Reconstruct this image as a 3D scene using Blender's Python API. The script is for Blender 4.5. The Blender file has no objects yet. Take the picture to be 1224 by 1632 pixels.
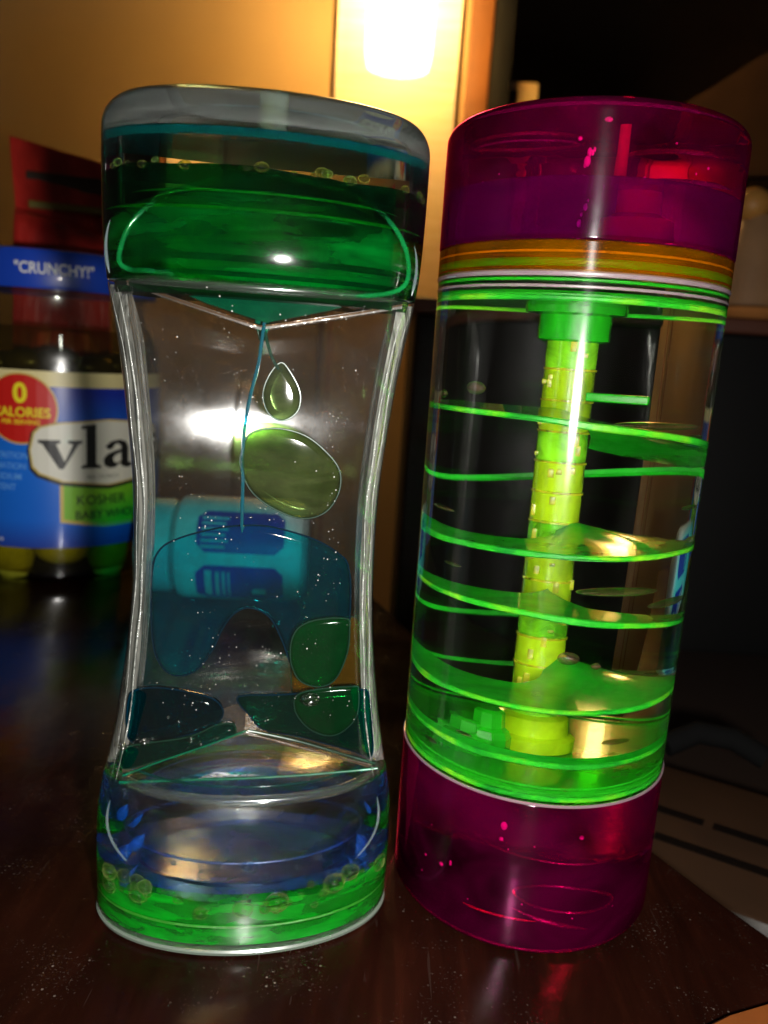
import bpy, bmesh, math, random
from mathutils import Vector, Matrix
from mathutils.geometry import tessellate_polygon
random.seed(7)
PI = math.pi
S = 0.01                       # everything below is written in centimetres

# ------------------------------------------------------------------ camera
sc = bpy.context.scene
col = sc.collection
IW, IH = 1224, 1632
FPX, PITCH, ROLL, CAMH = 1284.67, 0.1935, 0.0656, 12.10
cp, sp = math.cos(PITCH), math.sin(PITCH)
FWD = Vector((0, cp, -sp)); UP0 = Vector((0, sp, cp)); RT0 = Vector((1, 0, 0))
cr, sr = math.cos(ROLL), math.sin(ROLL)
RT = RT0 * cr + UP0 * sr
UP = -RT0 * sr + UP0 * cr
cam = bpy.data.objects.new('camera', bpy.data.cameras.new('camera'))
col.objects.link(cam)
m = Matrix((RT, UP, -FWD)).transposed().to_4x4()
m.translation = Vector((0, 0, CAMH * S))
cam.matrix_world = m
cam.data.sensor_fit = 'VERTICAL'
cam.data.sensor_height = 24.0 * IH / FPX
cam.data.lens = 24.0
cam.data.clip_start = 0.005
cam.data.clip_end = 50
cam.data.dof.use_dof = True
cam.data.dof.focus_distance = 0.153
cam.data.dof.aperture_fstop = 18.0
sc.camera = cam

# ------------------------------------------------------------------ world, lights, exposure
w = bpy.data.worlds.new('World'); sc.world = w; w.use_nodes = True
bgn = w.node_tree.nodes['Background']
bgn.inputs[0].default_value = (1.0, 0.80, 0.62, 1); bgn.inputs[1].default_value = 0.018
sc.view_settings.view_transform = 'Standard'; sc.view_settings.look = 'None'
sc.view_settings.exposure = 0; sc.view_settings.gamma = 1
sc.cycles.use_denoising = True
sc.cycles.max_bounces = 14; sc.cycles.transparent_max_bounces = 48
sc.cycles.transmission_bounces = 10; sc.cycles.glossy_bounces = 5; sc.cycles.diffuse_bounces = 3
sc.cycles.sample_clamp_indirect = 12.0
sc.cycles.caustics_refractive = True; sc.cycles.caustics_reflective = True

def area_light(name, loc, target, size, power, colr, spread=PI):
    l = bpy.data.lights.new(name, 'AREA'); l.shape = 'DISK'; l.size = size * S
    l.energy = power; l.color = colr; l.spread = spread
    o = bpy.data.objects.new(name, l); col.objects.link(o)
    o.location = Vector(loc) * S
    d = (Vector(target) - Vector(loc)).normalized()
    o.rotation_euler = d.to_track_quat('-Z', 'Y').to_euler()
    return o
# the phone's own flash, beside the lens
area_light('flash', (2.0, -0.2, 10.9), (1.0, 20, 7.5), 1.2, 1.08, (1.0, 0.97, 0.92))

# ------------------------------------------------------------------ pixel helpers
def ray(px, py):
    x = px - IW / 2; y = py - IH / 2
    a = cr * x + sr * y; b = -sr * x + cr * y
    return RT0 * a + FWD * FPX + UP0 * (-b)
def at_y(px, py, Y):
    d = ray(px, py); t = Y / d.y
    return Vector((0, 0, CAMH)) + d * t
def at_z(px, py, Z=0):
    d = ray(px, py); t = (Z - CAMH) / d.z
    return Vector((0, 0, CAMH)) + d * t

# ------------------------------------------------------------------ object helpers
def link(name, bm, mat, parent=None, smooth=True, kind=None):
    me = bpy.data.meshes.new(name)
    bmesh.ops.recalc_face_normals(bm, faces=bm.faces)
    for v in bm.verts: v.co *= S
    bm.to_mesh(me); bm.free()
    if smooth:
        for p in me.polygons: p.use_smooth = True
        try: me.set_sharp_from_angle(angle=math.radians(38))
        except Exception: pass
    if mat: me.materials.append(mat)
    o = bpy.data.objects.new(name, me); col.objects.link(o)
    if parent: o.parent = parent
    if kind: o['kind'] = kind
    return o
def tag(o, label, cat, group=None, kind=None):
    o['label'] = label; o['category'] = cat
    if group: o['group'] = group
    if kind: o['kind'] = kind
    return o
def thing(name, label, cat, loc=(0, 0, 0), rz=0, group=None):
    o = bpy.data.objects.new(name, None); col.objects.link(o)
    o.location = Vector(loc) * S; o.rotation_euler = (0, 0, rz); o.empty_display_size = 0.01
    return tag(o, label, cat, group)
def box(bm, x0, x1, y0, y1, z0, z1, bev=0.0):
    r = bmesh.ops.create_cube(bm, size=1)
    for v in r['verts']:
        v.co = Vector(((x0 + x1) / 2 + v.co.x * (x1 - x0), (y0 + y1) / 2 + v.co.y * (y1 - y0), (z0 + z1) / 2 + v.co.z * (z1 - z0)))
    if bev:
        es = list({e for v in r['verts'] for e in v.link_edges})
        bmesh.ops.bevel(bm, geom=es, offset=bev, segments=3, affect='EDGES', profile=0.5)
def loft(bm, rings, closed=True, cap0=True, cap1=True):
    vs = [[bm.verts.new(p) for p in r] for r in rings]
    n = len(rings[0])
    for a, b in zip(vs[:-1], vs[1:]):
        for i in range(n if closed else n - 1):
            j = (i + 1) % n
            bm.faces.new((a[i], a[j], b[j], b[i]))
    if cap0: bm.faces.new(list(reversed(vs[0])))
    if cap1: bm.faces.new(vs[-1])
    return vs
def oval(a, b, z, n=72, cx=0, cy=0, dz=None):
    return [Vector((cx + a * math.cos(t), cy + b * math.sin(t), z + (dz(t) if dz else 0))) for t in (2 * PI * i / n for i in range(n))]
def lathe(bm, prof, n=72, cx=0, cy=0, cap=True):
    return loft(bm, [oval(r, r, z, n, cx, cy) for r, z in prof], True, cap, cap)
def tube(bm, pts, r, n=10, closed=False, taper=None):
    pts = [Vector(p) for p in pts]; rings = []; m_ = len(pts)
    for i, p in enumerate(pts):
        if closed: t = pts[(i + 1) % m_] - pts[i - 1]
        else: t = pts[min(i + 1, m_ - 1)] - pts[max(i - 1, 0)]
        t.normalize()
        ref = Vector((0, 1, 0)) if abs(t.y) < 0.9 else Vector((0, 0, 1))
        u = t.cross(ref).normalized(); v = t.cross(u)
        rr = r * (taper[i] if taper else 1)
        rings.append([p + u * rr * math.cos(2 * PI * k / n) + v * rr * math.sin(2 * PI * k / n) for k in range(n)])
    if closed: rings.append(rings[0])
    loft(bm, rings, True, not closed, not closed)
def ball(bm, c, r, sx=1, sy=1, sz=1, seg=24):
    q = bmesh.ops.create_uvsphere(bm, u_segments=seg, v_segments=seg // 2, radius=r)
    for v in q['verts']: v.co = Vector(c) + Vector((v.co.x * sx, v.co.y * sy, v.co.z * sz))
def smooth_closed(pts, k=6):
    n = len(pts); out = []
    for i in range(n):
        p0, p1, p2, p3 = (Vector(pts[(i + j - 1) % n]) for j in range(4))
        for s in range(k):
            t = s / k
            out.append(0.5 * ((2 * p1) + (p2 - p0) * t + (2 * p0 - 5 * p1 + 4 * p2 - p3) * t * t + (-p0 + 3 * p1 - 3 * p2 + p3) * t ** 3))
    return out
def interp(tab, x):
    if x <= tab[0][0]: return tab[0][1]
    for (x0, y0), (x1, y1) in zip(tab[:-1], tab[1:]):
        if x <= x1:
            return y0 + (y1 - y0) * (x - x0) / (x1 - x0)
    return tab[-1][1]
def sinterp(tab, x):          # smooth (catmull) interpolation of a table
    n = len(tab)
    if x <= tab[0][0]: return tab[0][1]
    if x >= tab[-1][0]: return tab[-1][1]
    for i in range(n - 1):
        if x <= tab[i + 1][0]:
            x0, y0 = tab[i]; x1, y1 = tab[i + 1]; h = x1 - x0; t = (x - x0) / h
            m0 = (tab[i + 1][1] - tab[max(i - 1, 0)][1]) / (tab[i + 1][0] - tab[max(i - 1, 0)][0]) * h
            m1 = (tab[min(i + 2, n - 1)][1] - y0) / (tab[min(i + 2, n - 1)][0] - x0) * h
            return (2*t**3-3*t*t+1)*y0 + (t**3-2*t*t+t)*m0 + (-2*t**3+3*t*t)*y1 + (t**3-t*t)*m1

# ------------------------------------------------------------------ material helpers
class NT:
    def __init__(s, name):
        s.m = bpy.data.materials.new(name); s.m.use_nodes = True; s.t = s.m.node_tree
        s.t.nodes.clear(); s.out = s.t.nodes.new('ShaderNodeOutputMaterial')
    def n(s, typ, **kw):
        nd = s.t.nodes.new('ShaderNode' + typ)
        for k, v in kw.items():
            if isinstance(k, str) and hasattr(nd, k) and not k in nd.inputs.keys(): setattr(nd, k, v)
        return nd
    def set(s, nd, **kw):
        for k, v in kw.items():
            k = k.replace('_', ' ')
            i = nd.inputs[k]
            if hasattr(v, 'is_output'): s.t.links.new(v, i)
            else: i.default_value = (*v, 1) if isinstance(v, (tuple, list)) and len(v) == 3 and i.type == 'RGBA' else v
        return nd
    def l(s, a, b): s.t.links.new(a, b)
    def fin(s, sh): s.l(sh, s.out.inputs['Surface']); return s.m
    def mix(s, f, a, b):
        nd = s.t.nodes.new('ShaderNodeMixShader')
        if hasattr(f, 'is_output'): s.l(f, nd.inputs[0])
        else: nd.inputs[0].default_value = f
        s.l(a, nd.inputs[1]); s.l(b, nd.inputs[2]); return nd.outputs[0]
    def add(s, a, b):
        nd = s.t.nodes.new('ShaderNodeAddShader'); s.l(a, nd.inputs[0]); s.l(b, nd.inputs[1]); return nd.outputs[0]
    def tex(s, scale=(1, 1, 1), noise=5, detail=3, typ='Noise', rough=0.5, dist=0.0):
        tc = s.n('TexCoord'); mp = s.n('Mapping'); mp.inputs['Scale'].default_value = scale
        s.l(tc.outputs['Object'], mp.inputs[0])
        if typ == 'Noise':
            t = s.n('TexNoise'); t.inputs['Scale'].default_value = noise; t.inputs['Detail'].default_value = detail
            t.inputs['Roughness'].default_value = rough; t.inputs['Distortion'].default_value = dist
        else:
            t = s.n('TexVoronoi'); t.inputs['Scale'].default_value = noise
        s.l(mp.outputs[0], t.inputs['Vector']); return t
    def ramp(s, fac, stops):
        r = s.n('ValToRGB'); e = r.color_ramp.elements
        while len(e) < len(stops): e.new(0.5)
        for i, (p, c) in enumerate(stops):
            e[i].position = p; e[i].color = (c, c, c, 1) if not isinstance(c, tuple) else (*c, 1)
        s.l(fac, r.inputs[0]); return r.outputs[0]
    def math(s, op, a, b=0.5):
        nd = s.n('Math'); nd.operation = op
        for i, v in enumerate((a, b)):
            if hasattr(v, 'is_output'): s.l(v, nd.inputs[i])
            else: nd.inputs[i].default_value = v
        return nd.outputs[0]
    def bump(s, h, strength=0.3, dist=0.001):
        b = s.n('Bump'); b.inputs['Strength'].default_value = strength; b.inputs['Distance'].default_value = dist
        s.l(h, b.inputs['Height']); return b.outputs[0]

def plain(name, c, rough=0.5, spec=0.5, metal=0, var=0.0, scale=200, bump=0.0, bscale=400, coat=0, sub=0):
    k = NT(name); p = k.n('BsdfPrincipled')
    k.set(p, Base_Color=c, Roughness=rough, Metallic=metal)
    p.inputs['Specular IOR Level'].default_value = spec
    p.inputs['Coat Weight'].default_value = coat
    if var:
        t = k.tex(noise=scale, detail=5)
        r = k.ramp(t.outputs['Fac'], [(0.3, tuple(x * (1 - var) for x in c)), (0.7, tuple(min(1, x * (1 + var)) for x in c))])
        k.l(r, p.inputs['Base Color'])
    if bump:
        t = k.tex(noise=bscale, detail=4); k.l(k.bump(t.outputs['Fac'], bump), p.inputs['Normal'])
    return k.fin(p.outputs[0])

def clear(name, tint=(1, 1, 1), rough=0.03, ior=1.47, body=None, body_f=0.0, wide=0.0, wide_r=0.3, dust=0.0,
          edge=None, rim=None, edge_p=2.0, bumpy=0.0, bscale=(1, 1, 1), bn=300, streak=None, trans=0.0, aniso=0.0, aniso_rot=0.0, body_noise=None, scratch=0.0):
    """see-through plastic or liquid: tinted straight-through light, fresnel gloss, an optional lit body and surface dust"""
    k = NT(name)
    T = k.n('BsdfTransparent'); k.set(T, Color=tint)
    nrm = None
    if bumpy:
        t = k.tex(scale=bscale, noise=bn, detail=3); nrm = k.bump(t.outputs['Fac'], bumpy)
    if edge:                                   # longer path through the rim of the thing: a deeper tint
        lw = k.n('LayerWeight'); lw.inputs[0].default_value = 0.5
        pw = k.math('POWER', lw.outputs['Facing'], edge_p)
        mx = k.n('MixRGB'); k.l(pw, mx.inputs[0]); mx.inputs[1].default_value = (*tint, 1); mx.inputs[2].default_value = (*edge, 1)
        k.l(mx.outputs[0], T.inputs['Color'])
    sh = T.outputs[0]
    if body:
        D = k.n('BsdfDiffuse'); k.set(D, Color=body); b = D.outputs[0]
        if trans:
            L = k.n('BsdfTranslucent'); k.set(L, Color=body); b = k.mix(trans, b, L.outputs[0])
        f = body_f
        if body_noise:
            t2 = k.tex(scale=body_noise[0], noise=body_noise[1], detail=4, dist=0.6)
            f = k.ramp(t2.outputs['Fac'], [(0.35, body_f * body_noise[2]), (0.68, min(1, body_f * body_noise[3]))])
        sh = k.mix(f, sh, b)
    if dust:
        D = k.n('BsdfDiffuse'); k.set(D, Color=(0.75, 0.72, 0.68))
        a = k.tex(noise=90, detail=6, rough=0.7); b_ = k.tex(noise=1500, detail=2)
        f1 = k.ramp(a.outputs['Fac'], [(0.35, 0.25), (0.75, 1.0)])
        f2 = k.ramp(b_.outputs['Fac'], [(0.62, 0.0), (0.75, 1.0)])
        f = k.math('MULTIPLY', k.math('ADD', k.math('MULTIPLY', f2, 0.9), 0.5), k.math('MULTIPLY', f1, dust))
        sh = k.mix(f, sh, D.outputs[0])
        vv = k.tex(noise=900, typ='Voronoi'); mk = k.tex(noise=160, detail=5, rough=.7)
        f5 = k.math('MULTIPLY', k.ramp(vv.outputs['Distance'], [(0.06, .60), (0.17, 0.0)]), k.ramp(mk.outputs['Fac'], [(0.55, 0.0), (0.62, 1.0)]))
        sh = k.mix(f5, sh, D.outputs[0])
    if rim:  # bright reflections round a bubble's rim, put in as diffuse colour
        lr = k.n('LayerWeight'); lr.inputs[0].default_value = 0.5; D = k.n('BsdfDiffuse'); k.set(D, Color=rim)
        sh = k.mix(k.math('MULTIPLY', k.math('POWER', lr.outputs['Facing'], 2.5), .75), sh, D.outputs[0])
    G = k.n('BsdfAnisotropic'); k.set(G, Color=(1, 1, 1), Roughness=rough)
    if nrm: k.l(nrm, G.inputs['Normal'])
    lf = k.n('LayerWeight'); lf.inputs[0].default_value = 0.5      # thin-wall reflectance, the same from both sides
    if nrm: k.l(nrm, lf.inputs['Normal'])
    r0 = ((ior - 1) / (ior + 1)) ** 2
    fr = k.math('ADD', k.math('MULTIPLY', k.math('POWER', lf.outputs['Facing'], 5.0), min(.9, 3 * (ior - 1))), r0)
    sh = k.mix(fr, sh, G.outputs[0])
    if wide:
        G2 = k.n('BsdfAnisotropic'); k.set(G2, Color=(1, 1, 1), Roughness=wide_r)
        if aniso:
            G2.inputs['Anisotropy'].default_value = aniso; G2.inputs['Rotation'].default_value = aniso_rot
            tg = k.n('Tangent'); tg.direction_type = 'RADIAL'; tg.axis = 'Z'; k.l(tg.outputs[0], G2.inputs['Tangent'])
        t3 = k.tex(noise=260, detail=6, rough=0.7)
        f3 = k.ramp(t3.outputs['Fac'], [(0.3, wide * 0.5), (0.7, wide * 1.5)])
        sh = k.mix(f3, sh, G2.outputs[0])
    return k.fin(sh)

def glass(name, color=(1, 1, 1), ior=1.45, rough=0.0, body=None, body_f=0.0, bumpy=0.0, bn=200, bscale=(1, 1, 1), wide=0.0, wide_r=.25, aniso=0.0, aniso_rot=0.0):
    k = NT(name); g = k.n('BsdfGlass'); k.set(g, Color=color, Roughness=rough, IOR=ior); sh = g.outputs[0]
    if bumpy:
        t = k.tex(scale=bscale, noise=bn, detail=2); k.l(k.bump(t.outputs['Fac'], bumpy, .0006), g.inputs['Normal'])
    if body:
        D = k.n('BsdfDiffuse'); k.set(D, Color=body); t4 = k.tex(scale=(1, 1, 1.6), noise=38, detail=5, dist=1.0)
        sh = k.mix(k.ramp(t4.outputs['Fac'], [(0.35, body_f * .3), (0.65, body_f * 1.6)]), sh, D.outputs[0])
    if wide:
        G2 = k.n('BsdfAnisotropic'); k.set(G2, Color=(1, 1, 1), Roughness=wide_r)
        if aniso:
            G2.inputs['Anisotropy'].default_value = aniso; G2.inputs['Rotation'].default_value = aniso_rot
            tg = k.n('Tangent'); tg.direction_type = 'RADIAL'; tg.axis = 'Z'; k.l(tg.outputs[0], G2.inputs['Tangent'])
        t3 = k.tex(noise=260, detail=6, rough=0.7)
        sh = k.mix(k.ramp(t3.outputs['Fac'], [(0.3, wide * 0.5), (0.7, wide * 1.5)]), sh, G2.outputs[0])
    return k.fin(sh)
def caustic(o): return o

# ------------------------------------------------------------------ room
M_wall = plain('painted_wall', (0.53, 0.36, 0.17), 0.8, 0.2, var=0.05, scale=4)
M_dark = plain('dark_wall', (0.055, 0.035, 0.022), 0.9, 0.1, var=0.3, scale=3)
M_orange = plain('door_trim_wood', (0.24, 0.085, 0.02), 0.5, var=0.2, scale=12)
M_black = plain('black_plastic', (0.006, 0.006, 0.006), 0.45, 0.3)
M_floor = plain('floor_mat', (0.05, 0.03, 0.02), 0.8)
bm = bmesh.new(); box(bm, -160, 10.5, 152, 158, -75, 170); link('wall', bm, M_wall, kind='structure', smooth=False)
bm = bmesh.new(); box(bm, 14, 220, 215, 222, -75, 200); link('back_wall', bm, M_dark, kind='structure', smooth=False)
bm = bmesh.new(); box(bm, -260, 260, -150, 240, -80, -75); link('floor', bm, M_floor, kind='structure', smooth=False)

# ------------------------------------------------------------------ table
def wood():
    k = NT('dark_polished_wood'); p = k.n('BsdfPrincipled')
    g = k.tex(scale=(9, 1.0, 9), noise=14, detail=7, rough=0.6, dist=1.2)
    c = k.ramp(g.outputs['Fac'], [(0.25, (0.0065, 0.0018, 0.0010)), (0.55, (0.013, 0.0032, 0.0017)), (0.8, (0.026, 0.006, 0.0028))])
    big = k.tex(noise=14, detail=3)
    cb = k.ramp(big.outputs['Fac'], [(0.3, 0.45), (0.7, 1.25)])
    mm = k.n('MixRGB'); mm.blend_type = 'MULTIPLY'; mm.inputs[0].default_value = 1
    k.l(c, mm.inputs[1]); k.l(cb, mm.inputs[2])
    # dust: specks, lint and faint smears
    v = k.tex(noise=420, typ='Voronoi'); sp_ = k.ramp(v.outputs['Distance'], [(0.05, 1.0), (0.13, 0.0)])
    a = k.tex(noise=55, detail=6, rough=0.75); am = k.ramp(a.outputs['Fac'], [(0.52, 0.0), (0.66, 1.0)])
    fine = k.tex(noise=1700, detail=3); fm = k.ramp(fine.outputs['Fac'], [(0.60, 0.0), (0.74, 1.0)])
    s1 = k.math('MULTIPLY', sp_, am)
    s2 = k.math('MULTIPLY', fm, k.math('MULTIPLY', am, 0.30))
    sc_ = k.tex(scale=(40, 3, 10), noise=16, detail=2, dist=0.4)
    s3 = k.math('MULTIPLY', k.ramp(sc_.outputs['Fac'], [(0.70, 0.0), (0.73, 1.0)]), 0.03)
    f = k.math('MINIMUM', k.math('ADD', k.math('ADD', k.math('MULTIPLY', s1, 0.75), s2), s3), 0.9)
    m2 = k.n('MixRGB'); k.l(f, m2.inputs[0]); k.l(mm.outputs[0], m2.inputs[1]); m2.inputs[2].default_value = (0.22, 0.18, 0.15, 1)
    k.l(m2.outputs[0], p.inputs['Base Color'])
    r = k.ramp(a.outputs['Fac'], [(0.3, 0.12), (0.7, 0.30)]); k.l(r, p.inputs['Roughness'])
    p.inputs['Specular IOR Level'].default_value = 0.17
    bp = k.tex(scale=(1, 1, 1), noise=130, detail=5)
    k.l(k.bump(bp.outputs['Fac'], 0.12, 0.0006), p.inputs['Normal'])
    return k.fin(p.outputs[0])
M_wood = wood()
table = thing('table', 'dark reddish brown polished wooden table with dust and scratches', 'table', (-12, 26, -75))
# outline of the top, the right side slants as in the photograph
out = [(-48, 6), (-48, 51), (-4.5, 51), (-0.15, 39.0), (1.42, 34.95), (4.6, 26.3), (7.53, 18.8), (8.6, 16.8), (9.25, 15.7), (10.6, 13.2), (13.2, 8.0), (14, 6)]
bm = bmesh.new()
rg = []
base = Vector((-12, 26, -75))
for dz, off in ((-2.5, 0.0), (-0.25, 0.0), (-0.1, 0.06), (-0.03, 0.14), (0.0, 0.28)):
    cx, cy = -10, 28
    rg.append([Vector((x + (cx - x) * off / 25, y + (cy - y) * off / 25, dz)) - base for x, y in out])
loft(bm, rg)
link('tabletop', bm, M_wood, table)
for (x, y) in ((-44, 10), (-44, 47), (-8, 47), (9, 10)):
    bm = bmesh.new(); box(bm, x - 2 - base.x, x + 2 - base.x, y - 2 - base.y, y + 2 - base.y, 0, 72.4, 0.3)
    link('leg', bm, M_wood, table)

# ------------------------------------------------------------------ paper floor lamp behind
def lamp():
    L = thing('floor_lamp', 'tall square paper floor lamp glowing warm yellow before the wall', 'lamp', (-2.4, 137, -75))
    k = NT('lamp_paper')
    t = k.tex(scale=(1, 1, 18), noise=9, detail=4)
    cc = k.ramp(t.outputs['Fac'], [(0.3, (0.93, 0.72, 0.36)), (0.7, (1.0, 0.82, 0.50))])
    Tl = k.n('BsdfTranslucent'); k.l(cc, Tl.inputs[0]); Df = k.n('BsdfDiffuse'); k.l(cc, Df.inputs[0])
    Tr = k.n('BsdfTransparent'); k.set(Tr, Color=(1, 0.9, 0.7))
    sh = k.mix(0.3, k.mix(0.35, Tl.outputs[0], Df.outputs[0]), Tr.outputs[0])
    paper = k.fin(sh)
    bm = bmesh.new(); a = 9.2; zs = [96 + i * 10.0 for i in range(8)]
    loft(bm, [[Vector((x, y, z)) for x, y in ((-a, -a), (a, -a), (a, a), (-a, a))] for z in zs], True, False, False)
    link('shade', bm, paper, L, smooth=False)
    wd = plain('lamp_frame_wood', (0.35, 0.15, 0.04), 0.5)
    bm = bmesh.new()
    for x in (-a, a):
        for y in (-a, a): box(bm, x - .35, x + .35, y - .35, y + .35, 0, 168)
    link('frame', bm, wd, L)
    bm = bmesh.new(); box(bm, -9.7, 9.7, -9.7, 9.7, 0, 1.5, .2); link('base', bm, wd, L)
    k = NT('bulb_glow'); e = k.n('Emission'); k.set(e, Color=(1.0, 0.78, 0.42), Strength=26.0)
    bm = bmesh.new(); lathe(bm, [(1.5, 130), (4.8, 131), (5.2, 133), (5.2, 155), (4.8, 157), (1.5, 158)], 32)
    link('bulb', bm, k.fin(e.outputs[0]), L)
    pl = bpy.data.lights.new('bulb_light', 'POINT'); pl.energy = 6.0; pl.color = (1.0, 0.56, 0.17); pl.shadow_soft_size = 0.06
    o = bpy.data.objects.new('bulb_light', pl); col.objects.link(o); o.location = Vector((-2.4, 137 - 6.6, 66)) * S
lamp()
t = thing('door_frame', 'orange brown wooden door frame with a black jamb, right of the lamp', 'door frame', (11, 150, -75))
bm = bmesh.new(); box(bm, -1.8, 2.0, -2, 2, 0, 240, .3); link('trim', bm, M_orange, t)
bm = bmesh.new(); box(bm, 2.0, 5.6, -1.4, 3, 0, 240, .1); link('jamb', bm, M_black, t)

# things in the dark to the right, behind
t = thing('wall_box', 'small dim beige box with a dark spot, on the dark wall behind the purple cap', 'box', (19.4, 152, 47))
bm = bmesh.new(); box(bm, -3.1, 2.8, 0, 3, 0, 13, .6); link('case', bm, plain('beige_plastic', (0.75, 0.55, 0.30), 0.6), t)
bm = bmesh.new(); box(bm, -2.5, -1.0, -.25, 0.4, 8.8, 11.6, .3); link('socket', bm, plain('dark_socket', (0.03, 0.02, 0.015), 0.6), t)
# slanting board
bm = bmesh.new()
pts = [at_y(1030, 205, 150), at_y(1230, 78, 150), at_y(1300, 40, 150), at_y(1300, 280, 150), at_y(1050, 280, 150)]
loft(bm, [[p for p in pts], [p + Vector((0, 3, 0)) for p in pts]])
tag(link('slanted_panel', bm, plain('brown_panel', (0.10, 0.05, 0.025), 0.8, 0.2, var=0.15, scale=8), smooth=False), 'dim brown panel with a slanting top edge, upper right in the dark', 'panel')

# black cabinet beyond the table
cab = thing('cabinet', 'large black cabinet behind the table with a thin reddish wooden top', 'cabinet', (24, 68, -75))
bm = bmesh.new(); box(bm, -22.6, 40, -6.8, 24, 0, 90.2, .3); link('body', bm, M_black, cab)
bm = bmesh.new(); box(bm, -22.9, 40.6, -7.6, 24, 90.2, 91.3, .2); link('top', bm, plain('red_brown_wood', (0.10, 0.03, 0.015), 0.5), cab)
bm = bmesh.new()
v = thing('jug', 'tan tapered jug with an orange stopper standing on the black cabinet', 'jug', (30.5, 73, 16.3))
lathe(bm, [(2.9, 0), (3.2, .3), (3.0, 3), (2.5, 6), (2.0, 8), (1.6, 9), (1.5, 9.3)], 40); link('body', bm, plain('tan_clay', (0.40, 0.22, 0.10), 0.6, var=.15, scale=30), v)
bm = bmesh.new(); ball(bm, (-.9, -.3, 10.2), 1.5, 1, 1, .95); link('stopper', bm, plain('orange_knob', (0.60, 0.28, 0.06), 0.5), v)
bm = bmesh.new(); lathe(bm, [(1.2, 0), (2.2, .3), (2.7, 1.0), (2.6, 1.0), (2.0, .4), (1, .25)], 32)
o = tag(link('dish', bm, plain('orange_dish', (0.55, 0.22, 0.06), 0.4)), 'small orange brown dish on the cabinet beside the jug', 'dish'); o.location = Vector((27.2, 64.8, 16.3)) * S
bm = bmesh.new(); lathe(bm, [(2.2, 0), (2.4, .3), (2.4, 9), (1.2, 11), (1.0, 14), (.9, 14.2)], 32)
o = tag(link('bottle', bm, plain('dark_blue_glass', (0.01, 0.03, 0.06), 0.3)), 'dark blue bottle in the gloom behind the tan jug', 'bottle'); o.location = Vector((28.3, 79, 16.3)) * S

# lower right: carton on something below the table edge
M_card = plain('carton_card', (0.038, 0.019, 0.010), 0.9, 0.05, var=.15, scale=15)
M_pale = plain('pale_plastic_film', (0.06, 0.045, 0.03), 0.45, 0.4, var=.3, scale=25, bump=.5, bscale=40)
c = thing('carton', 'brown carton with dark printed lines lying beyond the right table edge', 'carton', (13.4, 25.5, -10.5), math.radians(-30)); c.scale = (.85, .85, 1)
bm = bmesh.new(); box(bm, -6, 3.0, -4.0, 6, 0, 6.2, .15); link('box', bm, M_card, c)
bm = bmesh.new()
for (x0, x1, y0) in ((-4.3, -1.9, 1.3), (-1.5, 1.6, 1.3), (-4.9, -4.0, -1.0), (-3.5, 1.2, -1.0)):
    box(bm, x0, x1, y0, y0 + .55, 6.15, 6.23)
link('printed_line', bm, plain('dark_print', (0.006, 0.004, 0.003), 0.9, 0.02), c, smooth=False)
bm = bmesh.new()
g = []
for j in range(13):
    row = []
    for i in range(25):
        x = -6.1 + 9.6 * i / 24; s_ = j / 12
        y = -4.15 - 2.4 * s_ - .5 * math.sin(i * .9) * s_ ; z = 6.25 - 5.2 * s_ ** 1.3 + .22 * math.sin(i * 1.7 + j) * s_
        row.append(bm.verts.new((x, y, z)))
    g.append(row)
for j in range(12):
    for i in range(24): bm.faces.new((g[j][i], g[j][i + 1], g[j + 1][i + 1], g[j + 1][i]))
bmesh.ops.solidify(bm, geom=bm.faces[:], thickness=.06)
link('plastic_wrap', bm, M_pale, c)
bm = bmesh.new(); box(bm, 4, 60, -20, 60, 0, 2, .3)
o = tag(link('low_shelf', bm, plain('shelf_dark', (0.03, 0.016, 0.01), 0.6)), 'dark brown low shelf beside the table carrying the carton', 'shelf'); o.location = Vector((5.5, 0, -11.0)) * S
bm = bmesh.new(); tube(bm, [(0, 0, 0), (1.3, .3, .5), (2.6, -.1, .5), (3.6, -.8, .1)], .45, 12)
o = tag(link('cable', bm, plain('cable_rubber', (.004, .004, .004), .9, .05)), 'short thick black cable curving over the carton top', 'cable'); o.location = at_y(1060, 1188, 29.5) * S
# orange wood at the near right corner
bm = bmesh.new()
q = [at_z(1105, 1642, .35), at_z(1160, 1614, .35), at_z(1235, 1592, .35), at_z(1330, 1580, .35), at_z(1330, 1760, .35), at_z(1105, 1760, .35)]
loft(bm, [[Vector((p.x, p.y, .02)) for p in q], [Vector((p.x, p.y, .28)) for p in q], [Vector((p.x + .03, p.y - .06, .35)) for p in q]])
tag(link('wooden_board', bm, plain('orange_wood', (0.13, 0.035, 0.006), 0.45, var=.2, scale=60), smooth=True), 'orange brown wooden board at the near right corner of the table', 'board')

# ------------------------------------------------------------------ text helpers
def text_mesh(body, size, bold=0.0, sx=1.0):
    cu = bpy.data.curves.new('t', 'FONT'); cu.body = body; cu.size = size; cu.align_x = 'CENTER'; cu.align_y = 'CENTER'
    cu.offset = bold * size; cu.resolution_u = 4; cu.extrude = 0
    o = bpy.data.objects.new('t', cu); col.objects.link(o)
    dg = bpy.context.evaluated_depsgraph_get()
    me = bpy.data.meshes.new_from_object(o.evaluated_get(dg))
    vs = [Vector((v.co.x * sx, v.co.y, 0)) for v in me.vertices]; fs = [list(p.vertices) for p in me.polygons]
    bpy.data.objects.remove(o); bpy.data.meshes.remove(me)
    return vs, fs
def poly_mesh(outs):
    vs = [Vector((x, y, 0)) for o_ in outs for x, y in o_]
    tr = tessellate_polygon([[Vector((x, y, 0)) for x, y in o_] for o_ in outs])
    return vs, [list(t) for t in tr]
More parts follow.
